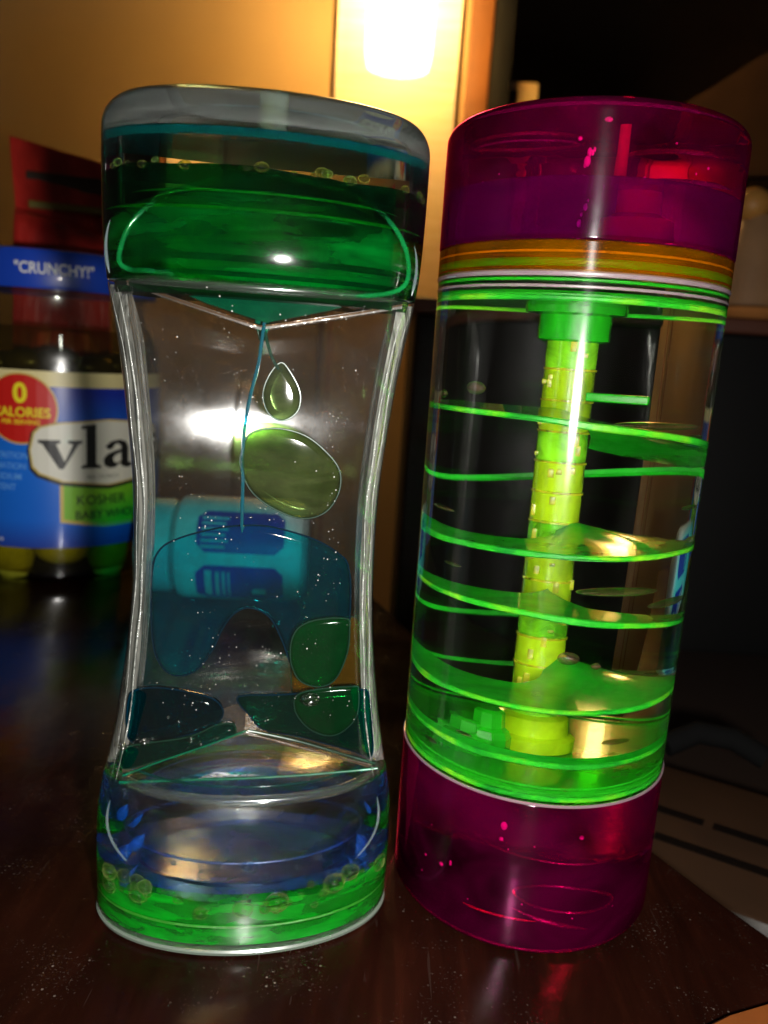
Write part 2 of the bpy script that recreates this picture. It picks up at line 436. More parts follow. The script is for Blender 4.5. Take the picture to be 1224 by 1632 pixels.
def wrap(parts, R, a0, z0, off, thick=0.012):
    """bend flat parts (vs, fs, dx, dz) round a cylinder of radius R; angle a0 faces -y; x to the right"""
    bm = bmesh.new()
    for vs, fs, dx, dz in parts:
        b2 = bmesh.new(); vv = [b2.verts.new((v.x + dx, v.y + dz, 0)) for v in vs]
        for f in fs:
            try: b2.faces.new([vv[i] for i in f])
            except ValueError: pass
        for ax in range(-40, 40):          # slice so that it can bend
            x = ax * 0.5
            bmesh.ops.bisect_plane(b2, geom=b2.verts[:] + b2.edges[:] + b2.faces[:], plane_co=(x, 0, 0), plane_no=(1, 0, 0))
        idx = {}
        for v in b2.verts:
            a = a0 + v.co.x / R; r = R + off
            idx[v] = (bm.verts.new((r * math.sin(a), -r * math.cos(a), z0 + v.co.y)), bm.verts.new(((r - thick) * math.sin(a), -(r - thick) * math.cos(a), z0 + v.co.y)))
        for f in b2.faces:
            bm.faces.new([idx[v][0] for v in f.verts])
            bm.faces.new([idx[v][1] for v in reversed(f.verts)])
        for e in b2.edges:
            if len(e.link_faces) == 1:
                a_, b_ = e.verts; bm.faces.new([idx[a_][0], idx[a_][1], idx[b_][1], idx[b_][0]])
        b2.free()
    return bm
def rect(w_, h_, r=0.0, n=6):
    if r == 0: return [(-w_/2, -h_/2), (w_/2, -h_/2), (w_/2, h_/2), (-w_/2, h_/2)]
    o_ = []
    for cx, cy, a in ((w_/2-r, -h_/2+r, -90), (w_/2-r, h_/2-r, 0), (-w_/2+r, h_/2-r, 90), (-w_/2+r, -h_/2+r, 180)):
        for i in range(n + 1):
            t = math.radians(a + 90 * i / n); o_.append((cx + r * math.cos(t), cy + r * math.sin(t)))
    return o_
def disc(r, n=40): return [(r * math.cos(2*PI*i/n), r * math.sin(2*PI*i/n)) for i in range(n)]

# ------------------------------------------------------------------ pickle jar
JC = (-17.25, 42.15); JR = 5.0
jar = thing('pickle_jar', 'glass pickle jar with blue lid and blue label, standing behind at left', 'jar', (JC[0], JC[1], 0.0), math.atan2(-JC[0] * -1, JC[1]) * 1.0)
# local -y must face the camera: rotate so that -y points to the origin
jar.rotation_euler = (0, 0, -math.atan2(JC[0], JC[1]))
JA = 0.0
M_jglass = clear('jar_glass', (0.90, 0.93, 0.88), 0.08, 1.5, wide=0.05, wide_r=0.2, edge=(0.25, 0.28, 0.22), edge_p=3)
M_brine = clear('pickle_brine', (0.75, 0.68, 0.30), 0.05, 1.1, body=(0.06, 0.05, 0.01), body_f=0.12)
bm = bmesh.new(); lathe(bm, [(4.0, 0), (4.6, .12), (4.9, .5), (4.9, 1.2), (4.98, 1.5), (4.98, 10.9), (4.9, 11.6), (4.7, 12.3), (4.45, 12.9), (4.3, 13.3), (4.3, 14.3)], 80)
link('glass', bm, M_jglass, jar)
bm = bmesh.new(); lathe(bm, [(4.3, .5), (4.7, .9), (4.75, 12.0), (4.4, 12.3)], 60); link('brine', bm, M_brine, jar)
random.seed(3)
M_pick = plain('pickle_skin', (0.42, 0.40, 0.03), 0.35, var=.5, scale=60, bump=.5, bscale=250)
for i in range(16):
    a = random.uniform(0, 2 * PI); r = 3.3 if i < 11 else 1.2
    bm = bmesh.new(); ball(bm, (0, 0, 0), 1.15, 1.25 if i % 2 else .95, .95, .9 if i % 2 else 1.9, 20)
    o = link('pickle', bm, M_pick, jar)
    if i < 4:
        a = (-PI/2 - .75, -PI/2 + .02, -PI/2 + .72, -PI/2 - 1.35)[i]; z = 1.75
    elif i < 8: a = -PI/2 + (i - 6) * .7 + .3; z = 3.9
    else: z = random.uniform(5, 8.5)
    o.location = Vector((r * math.cos(a), r * math.sin(a), z)) * S; o.rotation_euler = (0, 0, a + PI / 2)
# dark spices/pickle pieces up in the neck
M_pd = plain('dark_pickle', (0.028, 0.020, 0.008), 0.3, var=.5, scale=80, bump=.6, bscale=200)
for i in range(9):
    a = -PI/2 + (i - 4) * .42; bm = bmesh.new(); ball(bm, (0, 0, 0), .95, 1.2, .9, .62, 16)
    o = link('pickle', bm, M_pd, jar); o.location = Vector((3.7 * math.cos(a), 3.7 * math.sin(a), 10.65 + .12 * math.sin(i * 2.1))) * S; o.rotation_euler = (0, 0, a + PI/2)
M_lid = plain('blue_lid', (0.008, 0.05, 0.42), 0.35, coat=.3)
bm = bmesh.new(); lathe(bm, [(4.55, 14.05), (4.75, 14.0), (4.8, 14.15), (4.78, 15.5), (4.7, 15.7), (4.4, 15.78), (4.3, 15.68), (.3, 15.65)], 80); lid = link('lid', bm, M_lid, jar)
M_white = plain('print_white', (0.75, 0.74, 0.70), 0.5)
vs, fs = text_mesh('"CRUNCHY!"', .70, 0.014, .85)
link('lid_text', wrap([(vs, fs, -.15, 0)], 4.79, 0, 14.85, .02), M_white, lid, smooth=False)
def label_blue():
    k = NT('label_blue'); p = k.n('BsdfPrincipled'); tc = k.n('TexCoord'); sx = k.n('SeparateXYZ'); k.l(tc.outputs['Object'], sx.inputs[0])
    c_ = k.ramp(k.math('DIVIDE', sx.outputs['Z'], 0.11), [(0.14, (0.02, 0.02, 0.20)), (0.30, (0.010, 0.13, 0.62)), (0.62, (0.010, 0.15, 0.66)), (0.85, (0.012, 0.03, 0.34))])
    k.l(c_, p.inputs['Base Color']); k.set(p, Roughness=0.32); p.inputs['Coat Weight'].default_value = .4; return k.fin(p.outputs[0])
def band(R, z0, z1, a0, a1, n=64, th=.02):
    bm = bmesh.new(); rr = []
    for i in range(n + 1):
        a = a0 + (a1 - a0) * i / n; s_, c_ = math.sin(a), -math.cos(a)
        rr.append([Vector((R * s_, R * c_, z0)), Vector((R * s_, R * c_, z1)), Vector(((R - th) * s_, (R - th) * c_, z1)), Vector(((R - th) * s_, (R - th) * c_, z0))])
    loft(bm, rr); return bm
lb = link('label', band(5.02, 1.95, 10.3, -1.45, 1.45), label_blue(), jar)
M_cream = plain('label_cream', (0.72, 0.62, 0.30), 0.4); M_gold = plain('label_gold', (0.60, 0.45, 0.12), 0.35)
link('label_band', band(5.035, 9.62, 10.32, -1.45, 1.45), M_cream, lb)
M_red = plain('label_red', (0.55, 0.012, 0.008), 0.4, coat=.3); M_yel = plain('label_yellow', (0.85, 0.72, 0.02), 0.4)
M_ink = plain('label_ink', (0.012, 0.012, 0.012), 0.4); M_green = plain('label_green', (0.20, 0.50, 0.02), 0.4); M_pw = plain('label_white', (0.72, 0.70, 0.60), 0.35, coat=.4)
M_lblue = plain('label_light_blue', (0.10, 0.32, 0.75), 0.5)
def LP(mat, parts, off, name): return link(name, wrap(parts, 5.02, 0, 0, off), mat, lb, smooth=False)
# local coordinates from the photograph: x = cm right of the jar's front, z = height
sx0, sz0 = -1.72, 8.55
LP(M_gold, [(*poly_mesh([disc(1.66)]), sx0, sz0)], .030, 'badge_rim')
LP(M_red, [(*poly_mesh([disc(1.58)]), sx0, sz0)], .042, 'badge')
vs, fs = text_mesh('0', 1.25, .03); vs2, fs2 = text_mesh('CALORIES', .62, .02, .95); vs3, fs3 = text_mesh('PER SERVING', .30, .012)
LP(M_yel, [(vs, fs, sx0, sz0 + .68), (vs2, fs2, sx0, sz0 - .18), (vs3, fs3, sx0, sz0 - .62)], .056, 'badge_text')
# white shield
def shield(s_):
    sy = 1.12; p = [(-3.6, 0.15), (-3.42, .95), (-3.15, 1.22), (-2.4, 1.42), (0, 1.62), (2.4, 1.42), (3.15, 1.22), (3.42, .95), (3.6, .15), (3.5, -.7), (3.2, -1.0), (2.2, -1.32), (0, -1.6), (-2.2, -1.38), (-3.2, -1.02), (-3.5, -.7)]
    return [(x * s_ if s_ == 1 else x - math.copysign((1 - s_), x) * 1.0, y if s_ == 1 else y - math.copysign((1 - s_), y)) for x, y in p]
gx, gz = 2.25, 6.55
# green flag under it
LP(M_gold, [(*poly_mesh([[(-2.05, -2.35), (0, -2.65), (3.3, -2.65), (3.3, 0), (-2.05, 0)]]), gx - .25, 5.55)], .022, 'flag_rim')
LP(M_green, [(*poly_mesh([[(-1.88, -2.20), (0, -2.48), (3.3, -2.48), (3.3, 0), (-1.88, 0)]]), gx - .25, 5.55)], .034, 'flag')
LP(M_ink, [(*poly_mesh([[(x * 1.03, y * 1.06 - .08) for x, y in shield(1)]]), gx, gz)], .050, 'shield_shadow')
LP(M_gold, [(*poly_mesh([shield(1)]), gx, gz)], .062, 'shield_rim')
LP(M_pw, [(*poly_mesh([shield(.93)]), gx, gz)], .074, 'shield')
def sp_text():
    V = [[(-.62, .95), (.02, .95), (.02, .84), (-.10, .80), (.14, .16), (.38, .80), (.24, .84), (.24, .95), (.66, .95), (.66, .85), (.55, .80), (.10, -.10), (-.02, -.10), (-.50, .80), (-.62, .84)]]
    L = [[(-.30, 1.48), (.14, 1.55), (.14, .08), (.30, 0), (.30, -.08), (-.32, -.08), (-.32, 0), (-.16, .08), (-.16, 1.38), (-.30, 1.36)]]
    A = [[(-.42, .72), (-.22, .90), (.08, .96), (.32, .88), (.42, .66), (.42, .10), (.58, .04), (.58, -.06), (.36, -.12), (.16, -.04), (.10, .08), (-.08, -.08), (-.28, -.10), (-.46, .02), (-.48, .26), (-.34, .44), (-.10, .54), (.14, .60), (.14, .72), (.02, .82), (-.10, .78), (-.16, .64), (-.30, .58)],
         [(.14, .48), (.14, .16), (.02, .08), (-.12, .12), (-.16, .26), (-.08, .38)]]
    out_ = [(*poly_mesh(V), -1.72, -.5), (*poly_mesh(L), -.78, -.5), (*poly_mesh(A), .08, -.5)]
    x = 1.05
    for ch in 'sic':
        vs, fs = text_mesh(ch, 1.75, .03); out_.append((vs, fs, x, -.02)); x += .85 if ch != 'i' else .62
    return out_
LP(M_ink, [([Vector((v.x * 1.5, v.y * 1.3, 0)) for v in v_], f_, dx * 1.5 + gx + .30, dz * 1.25 + gz + .0) for v_, f_, dx, dz in sp_text()], .090, 'brand_text')
vs, fs = text_mesh('BIG CRUNCH', .26, .004, 1.0)
LP(plain('grey_ink', (.25, .24, .2), .5), [(vs, fs, gx - .3, gz - 1.15)], .088, 'small_text')
a_, b_ = text_mesh('KOSHER', .66, .006, 1.0), text_mesh('BABY WHOLES', .58, .008, .95)
LP(M_ink, [(*a_, gx - .35, 4.25), (*b_, gx + .2, 3.52)], .048, 'flag_text')
small = []
for i, s_ in enumerate(('SEE NUTRITION', 'INFORMATION', 'FOR SODIUM', 'CONTENT')):
    vs, fs = text_mesh(s_, .42, .012, .9); small.append((vs, fs, -2.75 - .05 * i, 6.35 - i * .5))
LP(M_lblue, small, .03, 'nutrition_text')
rec = []
for i in range(3):
    a = math.radians(90 + 120 * i); q_ = []
    for u_, v_ in ((-.32, .22), (.10, .22), (.10, .12), (.34, .32), (.10, .52), (.10, .42), (-.22, .42)):
        q_.append((u_ * math.cos(a) - v_ * math.sin(a), u_ * math.sin(a) + v_ * math.cos(a)))
    rec.append((*poly_mesh([q_]), -3.55, 3.0))
vs, fs = text_mesh('INGREDIENTS', .2, .004); rec.append((vs, fs, -3.3, 2.3))
LP(M_pw, rec, .03, 'recycling_mark')

# red bag behind the jar
bag = thing('red_bag', 'red foil bag with a dark band, standing behind the pickle jar', 'bag', (-20.0, 50.0, 0), math.radians(18))
k = NT('red_foil'); p = k.n('BsdfPrincipled'); tt = k.tex(scale=(3, 3, .6), noise=22, detail=3)
k.l(k.ramp(tt.outputs['Fac'], [(0.3, (.22, .006, .006)), (0.7, (.62, .03, .02))]), p.inputs['Base Color']); k.set(p, Roughness=.38)
k.l(k.bump(tt.outputs['Fac'], .5, .01), p.inputs['Normal']); M_bag = k.fin(p.outputs[0])
bm = bmesh.new(); rr = []
for i, (z, hw, hd) in enumerate([(0, 4.6, 3.4), (.3, 4.8, 3.6), (8, 4.6, 3.7), (17.2, 4.2, 3.2), (17.8, 4.2, 2.9), (18.4, 4.3, 1.8), (21.6, 4.9, .5), (22.4, 5.0, .2)]):
    rr.append([Vector((x * hw * .58, y * hd, z + (.5 * x if z > 15 else 0) * -1)) for x, y in ((-1, -1), (-.5, -1.08), (0, -1.1), (.5, -1.08), (1, -1), (1.02, 0), (1, 1), (0, 1.05), (-1, 1), (-1.02, 0))])
loft(bm, rr); link('pouch', bm, M_bag, bag)
bm = bmesh.new(); box(bm, -2.0, 2.4, -1.1, -.85, 20.1, 21.0, .05)
o = link('dark_band', bm, plain('bag_dark', (.04, .02, .01), .5), bag)
bm = bmesh.new(); box(bm, -1.8, 2.3, -1.9, -1.5, 18.9, 19.3, .05); link('olive_band', bm, plain('bag_olive', (.20, .16, .02), .5), bag)

# lying bottle seen through the left toy
bt = thing('pill_bottle', 'pale aqua bottle with deep blue label panels, lying on its side behind', 'bottle', (-7.15, 37.6, 2.5), math.radians(4)); bt.scale = (.86, .86, .86)
M_aqua = plain('aqua_plastic', (0.80, 0.97, 0.95), 0.4, spec=.4)
def xl(bm, prof, n=48):
    loft(bm, [[Vector((x, r * math.cos(2*PI*i/n), r * math.sin(2*PI*i/n))) for i in range(n)] for x, r in prof])
bm = bmesh.new(); xl(bm, [(-3.1, 2.2), (-2.7, 2.75), (-2.3, 2.85), (3.3, 2.85), (3.9, 2.7), (4.2, 2.3)]); link('body', bm, M_aqua, bt)
bm = bmesh.new()
n = 96
prof = [(-4.9, 2.35), (-4.8, 2.55), (-3.3, 2.6), (-3.1, 2.45)]
loft(bm, [[Vector((x, (r - (.05 if i % 2 else 0)) * math.cos(2*PI*i/n), (r - (.05 if i % 2 else 0)) * math.sin(2*PI*i/n))) for i in range(n)] for x, r in prof]); link('cap', bm, plain('aqua_cap', (.38, .78, .80), .5), bt)
def bpanel(x0, x1, a0, a1, R, mat, name, par, off=0.02, nx=10):
    bm = bmesh.new(); rr = []; rad = .45
    for i in range(nx + 1):
        s_ = i / nx; x = x0 + (x1 - x0) * s_; d = min(s_, 1 - s_) * (x1 - x0)
        cut = 0 if d > rad else (rad - math.sqrt(max(0, rad * rad - (rad - d) ** 2))) / R
        aa = [a0 + cut + (a1 - a0 - 2 * cut) * j / 8 for j in range(9)]
        rr.append([Vector((x, -(R + off) * math.cos(a), (R + off) * math.sin(a))) for a in aa] + [Vector((x, -(R - .05) * math.cos(a), (R - .05) * math.sin(a))) for a in reversed(aa)])
    loft(bm, rr); return link(name, bm, mat, par)
M_db = plain('label_deep_blue', (0.03, 0.03, 0.50), .4); M_db2 = plain('label_blue_violet', (0.09, 0.06, 0.50), .4)
p1 = bpanel(-1.6, 3.0, .14, .98, 2.85, M_db2, 'label_panel', bt)
p2 = bpanel(-1.6, 3.0, -.98, -.10, 2.85, M_db, 'label_panel', bt)
M_lt = plain('label_pale_print', (.45, .75, .80), .5)
for par, aa in ((p1, (.25, .36, .47, .58, .69, .80)), (p2, ())):
    bm = bmesh.new()
    for j, a in enumerate(aa):
        R_ = 2.885; box(bm, -1.35, .05 if j % 2 else -.1, -R_ * math.cos(a) - .02, -R_ * math.cos(a) + .04, R_ * math.sin(a) - .07, R_ * math.sin(a) + .07)
    if not aa:
        for x0, x1, a0, a1 in ((-1.1, -.75, -.85, -.2), (-.55, -.35, -.85, -.22), (-.2, -.05, -.85, -.22), (0.1, .2, -.85, -.22)):
            rr = []
            for i in range(9):
                a = a0 + (a1 - a0) * i / 8; R_ = 2.9
                rr.append([Vector((x0, -R_ * math.cos(a), R_ * math.sin(a))), Vector((x1, -R_ * math.cos(a), R_ * math.sin(a))), Vector((x1, -(R_ - .06) * math.cos(a), (R_ - .06) * math.sin(a))), Vector((x0, -(R_ - .06) * math.cos(a), (R_ - .06) * math.sin(a)))])
            loft(bm, rr)
        box(bm, 1.4, 2.1, -2.35, -2.2, -1.9, -1.6)
    link('print', bm, M_lt, par, smooth=False)

# ------------------------------------------------------------------ LEFT TOY: clear hourglass liquid timer
TC = Vector((-2.55, 15.95, 0)); YAW = math.radians(8.3)
toy = thing('liquid_timer', 'clear waisted liquid timer with green and blue oil, standing at left', 'liquid timer', TC, YAW)
EX = Vector((math.cos(YAW), math.sin(YAW), 0)); EY = Vector((-math.sin(YAW), math.cos(YAW), 0))
def lp(px, py, wv):
    d = ray(px, py); o_ = Vector((0, 0, CAMH)); t_ = (wv - (o_ - TC).dot(EY)) / d.dot(EY); p = o_ + d * t_ - TC
    return Vector((p.dot(EX), wv, p.z))
HT = 16.35
WT = [(0, 3.12), (1.2, 3.14), (2.3, 3.12), (3.0, 3.03), (3.6, 2.91), (4.4, 2.76), (5.9, 2.55), (7.2, 2.45), (8.3, 2.42), (9.5, 2.45), (11.1, 2.60), (12.0, 2.72), (12.8, 2.86), (13.6, 2.96), (14.8, 3.0), (HT, 3.0)]
DT = [(0, 1.80), (1.5, 1.80), (2.5, 1.72), (3.3, 1.50), (4.2, 1.28), (5.9, 1.12), (8.2, 1.05), (10.4, 1.12), (12.0, 1.27), (12.7, 1.42), (13.05, 1.58), (13.3, 1.70), (13.6, 1.765), (14.1, 1.79), (14.8, 1.80), (HT, 1.80)]
def hull(zs, inset=0, rnd0=0, rnd1=0, n=96, dz=None):
    z0, z1 = zs[0], zs[-1]; rings = []
    for z in zs:
        k_ = 0.0
        if rnd0 and z - z0 < rnd0: k_ = rnd0 - math.sqrt(max(0, rnd0**2 - (rnd0 - (z - z0))**2))
        if rnd1 and z1 - z < rnd1: k_ = rnd1 - math.sqrt(max(0, rnd1**2 - (rnd1 - (z1 - z))**2))
        rings.append(oval(sinterp(WT, z) - inset - k_, sinterp(DT, z) - inset - k_, z, n, dz=dz))
    return rings
def zr(a, b, n): return [a + (b - a) * i / n for i in range(n + 1)]
M_shell = clear('clear_acrylic', (0.98, 0.98, 0.97), 0.085, 1.49, wide=0.20, wide_r=0.115, dust=0.004, edge=(0.62, 0.66, 0.62), edge_p=4, aniso=.62, aniso_rot=0.25)
bm = bmesh.new()
zt = [15.8, 15.9, 16.0, 16.08, 16.15, 16.2, 16.25, 16.29, 16.32, 16.345, HT]
loft(bm, hull(zr(3.32, 13.08, 60)), True, False, False); link('window_shell', bm, M_shell, toy)
M_block = glass('solid_clear_acrylic', (.97, .98, .97), 1.45, bumpy=.02, bn=120, wide=.008, wide_r=.12)
def rhull(zs, r0, r1):
    out_ = []
    for z in zs:
        k_ = 0.0
        if r0 and z - zs[0] < r0: k_ = r0 - math.sqrt(max(0, r0**2 - (r0 - (z - zs[0]))**2))
        if r1 and zs[-1] - z < r1: k_ = r1 - math.sqrt(max(0, r1**2 - (r1 - (zs[-1] - z))**2))
        out_.append(oval(sinterp(WT, z) - k_, sinterp(DT, z) - k_, z, 128))
    return out_
bm = bmesh.new(); loft(bm, rhull([13.1, 13.12, 13.15, 13.2] + zr(13.25, 15.7, 24) + zt, .04, .6)); caustic(link('upper_chamber', bm, M_block, toy))
bm = bmesh.new(); loft(bm, rhull([0, .03, .08, .16, .25] + zr(.4, 2.9, 24) + [2.98, 3.05, 3.1, 3.15, 3.2, 3.24, 3.27, 3.29, 3.3], .25, .07)); caustic(link('lower_chamber', bm, M_block, toy))
# frosted side walls either side of the flat window
M_side = clear('milled_acrylic_edge', (0.60, 0.63, 0.60), 0.12, 1.49, body=(0.34, 0.34, 0.31), body_f=0.42, wide=.07, wide_r=.3, bumpy=.8, bscale=(1, 1, .12), bn=900, body_noise=((60, 60, 3), 12, .15, 2.2))
M_side2 = clear('milled_acrylic_line', (0.85, 0.88, 0.86), 0.10, 1.49, body=(0.40, 0.40, 0.37), body_f=0.25, wide=.06, wide_r=.3, bumpy=.6, bn=1500, body_noise=((30, 30, 30), 22, .2, 1.8))
CW = [(3.1, 2.62), (4.1, 2.40), (5.5, 2.24), (7.2, 2.12), (8.3, 2.08), (9.6, 2.10), (11.9, 2.32), (12.7, 2.47), (13.1, 2.56), (13.3, 2.6)]
for sgn in (-1, 1):
    bm = bmesh.new(); rr = []
    for z in zr(3.36, 13.04, 60):
        ez = max(.12, min(1, min(z - 3.36, 13.04 - z) / .9) ** .5); a, b = sinterp(WT, z) - .02, (sinterp(DT, z) - .02) * ez; uc = sinterp(CW, z)
        t0 = math.acos(min(1, uc / a)); ring = []
        for i in range(17):
            t_ = -t0 + 2 * t0 * i / 16; ring.append(Vector((sgn * a * math.cos(t_), b * math.sin(t_), z)))
        rr.append(ring)
    loft(bm, rr); link('side_wall', bm, M_side, toy)
    for off, r_ in ((0.05, .024), (.17, .012)):
        bm = bmesh.new()
        tube(bm, [(sgn * (sinterp(CW, z) + off + .012 * math.sin(z * 3.1 + off * 40)), -.62 * sinterp(DT, z), z) for z in zr(3.4, 12.95, 80)], r_, 8, False, [min(1, min(i, 80 - i) / 9 + .05) * (.45 + .55 * abs(math.sin(i * .37 + off * 30) * math.cos(i * .11))) for i in range(81)])
        link('edge_line', bm, M_side2, toy)
# outer rim bead that catches the flash along the silhouette
# top slab
M_slab = clear('thick_clear_top', (0.62, 0.72, 0.70), 0.06, 1.49, body=(0.55, 0.58, 0.55), body_f=0.15, wide=.05, wide_r=.25, bumpy=.25, bscale=(.25, .25, 2.0), bn=500, body_noise=((.35, .35, 5), 110, .15, 1.5))  # pale body streaks stand in for highlights along the top rim
bm = bmesh.new(); loft(bm, hull(zr(15.62, 15.75, 2) + [15.82, 15.9, 16.0, 16.08, 16.15, 16.2, 16.25, 16.29, 16.31], .05, .08, .55)); link('top_slab', bm, M_slab, toy)
M_teal = clear('teal_film', (0.15, 0.50, 0.50), 0.05, 1.45, body=(0.0, 0.14, 0.14), body_f=.3)
bm = bmesh.new(); loft(bm, hull([15.46, 15.52, 15.6], .10)); link('oil_film', bm, M_teal, toy)
bm = bmesh.new(); box(bm, -.18, .28, -.15, .2, 15.62, 16.3, .05)
link('fill_plug', bm, clear('plug_plastic', (.8, .75, .5), .2, body=(.4, .42, .3), body_f=.25), toy)
# base rim
M_rim = clear('base_rim_plastic', (0.8, 0.85, 0.8), 0.15, 1.49, body=(0.22, 0.27, 0.22), body_f=0.45, wide=.04, wide_r=.3)
bm = bmesh.new(); rr = [oval(3.02, 1.70, .02, 96), oval(3.13, 1.81, .06, 96), oval(3.15, 1.83, .13, 96), oval(3.12, 1.80, .17, 96), oval(2.9, 1.6, .17, 96)]
loft(bm, rr); link('base_rim', bm, M_rim, toy)
# green liquid in the upper chamber
def wob(seed, amp):
    random.seed(seed); ph = [random.uniform(0, 6.28) for _ in range(5)]
    return lambda t: amp * sum(math.sin((3 + 4 * i) * t + ph[i]) / (1 + i) for i in range(5))
M_gdark = clear('green_oil_deep', (0.12, 0.58, 0.28), 0.04, 1.12, body=(0.0, 0.02, 0.006), body_f=0.14, edge=(0.0, 0.06, 0.03), edge_p=1.2, wide=.0, wide_r=.3, body_noise=((1, 1, 2), 70, .2, 2.0))
bm = bmesh.new(); rr = []
for z in zr(12.9, 14.9, 16): rr.append(oval(sinterp(WT, z) - .12, sinterp(DT, z) - .12, z, 96))
w1 = wob(4, .035)
rr.append([Vector((v.x * .999, v.y * .999, 14.98 + w1(i * 2 * PI / 96))) for i, v in enumerate(rr[-1])])
loft(bm, rr); link('green_oil', bm, M_gdark, toy)
# emerald bowl seen inside
M_em = clear('emerald_oil', (0.15, 0.75, 0.45), 0.06, 1.3, body=(0.0, 0.55, 0.22), body_f=0.48, edge=(0.02, .4, .2), edge_p=2, wide=.012, wide_r=.25, body_noise=((.6, .6, 3.2), 75, .02, 2.6))
bm = bmesh.new(); ball(bm, (-.05, 0, 13.75), 1, 2.72, 1.36, 1.12, 64); 
for v in bm.verts:
    if v.co.z < 13.25: v.co.z = 13.25 + (v.co.z - 13.25) * .25
link('emerald_bowl', bm, M_em, toy)
M_lg = clear('lime_film', (0.25, 0.8, 0.1), 0.06, 1.3, body=(0.05, 0.45, 0.02), body_f=0.6, wide=.1, wide_r=.3)
M_te = clear('teal_rim', (0.1, .8, .5), .08, 1.4, body=(0.0, .16, .09), body_f=.4, wide=.015, wide_r=.25)
M_orim0 = clear('oil_edge_teal', (0.2, .5, .4), .1, 1.3, body=(.0, .06, .05), body_f=.4)
def oring(a, b, z, r, mat, name='oil_rim', t0=0, t1=2*PI, tilt=0, n=80):
    bm = bmesh.new(); pts = [(a * math.cos(t), b * math.sin(t), z + tilt * a * math.cos(t)) for t in (t0 + (t1 - t0) * i / n for i in range(n + 1))]
    full = abs(t1 - t0 - 2 * PI) < 1e-6
    tp = None if full else [min(1, .15 + 4 * min(i, n - i) / n) for i in range(n + 1)]
    tube(bm, pts[:-1] if full else pts, r, 8, full, tp if not full else None); return link(name, bm, mat, toy)
oring(2.80, 1.52, 13.55, .055, M_te)
oring(2.70, 1.50, 13.30, .040, M_te)
oring(2.62, 1.45, 14.35, .030, M_lg, t0=PI, t1=2*PI)
oring(2.2, 1.52, 14.62, .022, M_lg, t0=PI * 1.05, t1=PI * 1.95)
M_lipg = clear('shoulder_acrylic', (.8, .88, .86), .08, 1.5, body=(.25, .32, .34), body_f=.14, wide=.08, wide_r=.2)
bm = bmesh.new(); tube(bm, smooth_closed([lp(x, y, -1.25) for x, y in [(190, 405), (218, 345), (300, 300), (420, 284), (540, 305), (618, 350), (650, 412), (636, 462), (540, 470), (400, 448), (250, 432), (203, 428)]]), .045, 10, True); link('bowl_rim', bm, clear('bowl_rim_oil', (.45, .9, .45), .08, 1.2, body=(.01, .26, .08), body_f=.14, body_noise=((1, 1, 1), 60, .1, 2.4)), toy)
for sgn in (-1, 1):                        # moulded shoulders curving into the two chambers
    for dz0, m_ in ((1, 3.25), (-1, 13.15)):
        bm = bmesh.new(); tube(bm, [(sgn * (2.62 + .22 * math.sin(q * 2.2) - .75 * q * q), -1.35 * (1 - .15 * q), m_ - dz0 * (1.75 * q)) for q in [x / 14 * (1 if dz0 > 0 else .5) for x in range(15)]], .032, 10, False, [.2, .6, .9, 1, 1, 1, .9, .9, .8, .8, .7, .6, .5, .3, .1])
        link('shoulder_edge', bm, M_lipg, toy)
# front lips where the thick ends meet the window
M_lip = clear('clear_lip', (0.85, 0.9, 0.88), 0.10, 1.5, body=(.3, .33, .3), body_f=.05, wide=.16, wide_r=.13)
def lip(z, name='lip', rad=.11, bow=.10, dpt=-1.52, mat=None):
    bm = bmesh.new(); a = sinterp(WT, z) - .25
    tube(bm, [(a * math.sin(t), dpt * math.cos(t) * .98, z + bow * math.cos(t * 2)) for t in (-1.45 + 2.9 * i / 40 for i in range(41))], rad, 12, False, [min(1, .2 + .15 * min(i, 40 - i)) for i in range(41)])
    link(name, bm, mat or M_lip, toy)
lip(13.12, bow=-.04); lip(3.28, bow=-.0)
lip(3.52, rad=.022, bow=-.06, mat=M_orim0, dpt=-1.3)
# funnels (V and inverted V) and the thin necks
M_fun = clear('funnel_acrylic', (0.80, 0.78, 0.74), 0.12, 1.3, body=(.3, .22, .16), body_f=.10, wide=.02, wide_r=.3, bumpy=.3, bn=400)
M_fedge = clear('funnel_edge', (0.62, 0.48, 0.36), 0.16, 1.2, body=(.16, .10, .06), body_f=.25, wide=.01, wide_r=.3)
def funnel(pl, pc, pr, dep, name, em):
    ul, ur = Vector(pl), Vector(pr); c = Vector(pc)
    for a, b in ((ul, c), (c, ur)):
        bm = bmesh.new(); rr = []
        for i in range(13):
            p = a.lerp(b, i / 12); hd = dep
            rr.append([Vector((p.x, -hd, p.z)), Vector((p.x, hd, p.z)), Vector((p.x, hd, p.z - .07)), Vector((p.x, -hd, p.z - .07))])
        loft(bm, rr); o_ = link(name, bm, M_fun, toy)
        for y_, r_ in ((-dep, .018), (dep, .012)):
            bm = bmesh.new(); tube(bm, [Vector((a.lerp(b, i / 12).x, y_, a.lerp(b, i / 12).z - .03 * math.sin(PI * i / 12))) for i in range(13)], r_, 8); link('edge', bm, em, o_)
funnel((-2.44, 0, 13.08), (-.06, 0, 12.45), (2.56, 0, 13.02), .72, 'funnel', M_fedge)
funnel((-2.50, 0, 3.55), (-.10, 0, 4.38), (2.55, 0, 3.62), .72, 'funnel', M_fun)
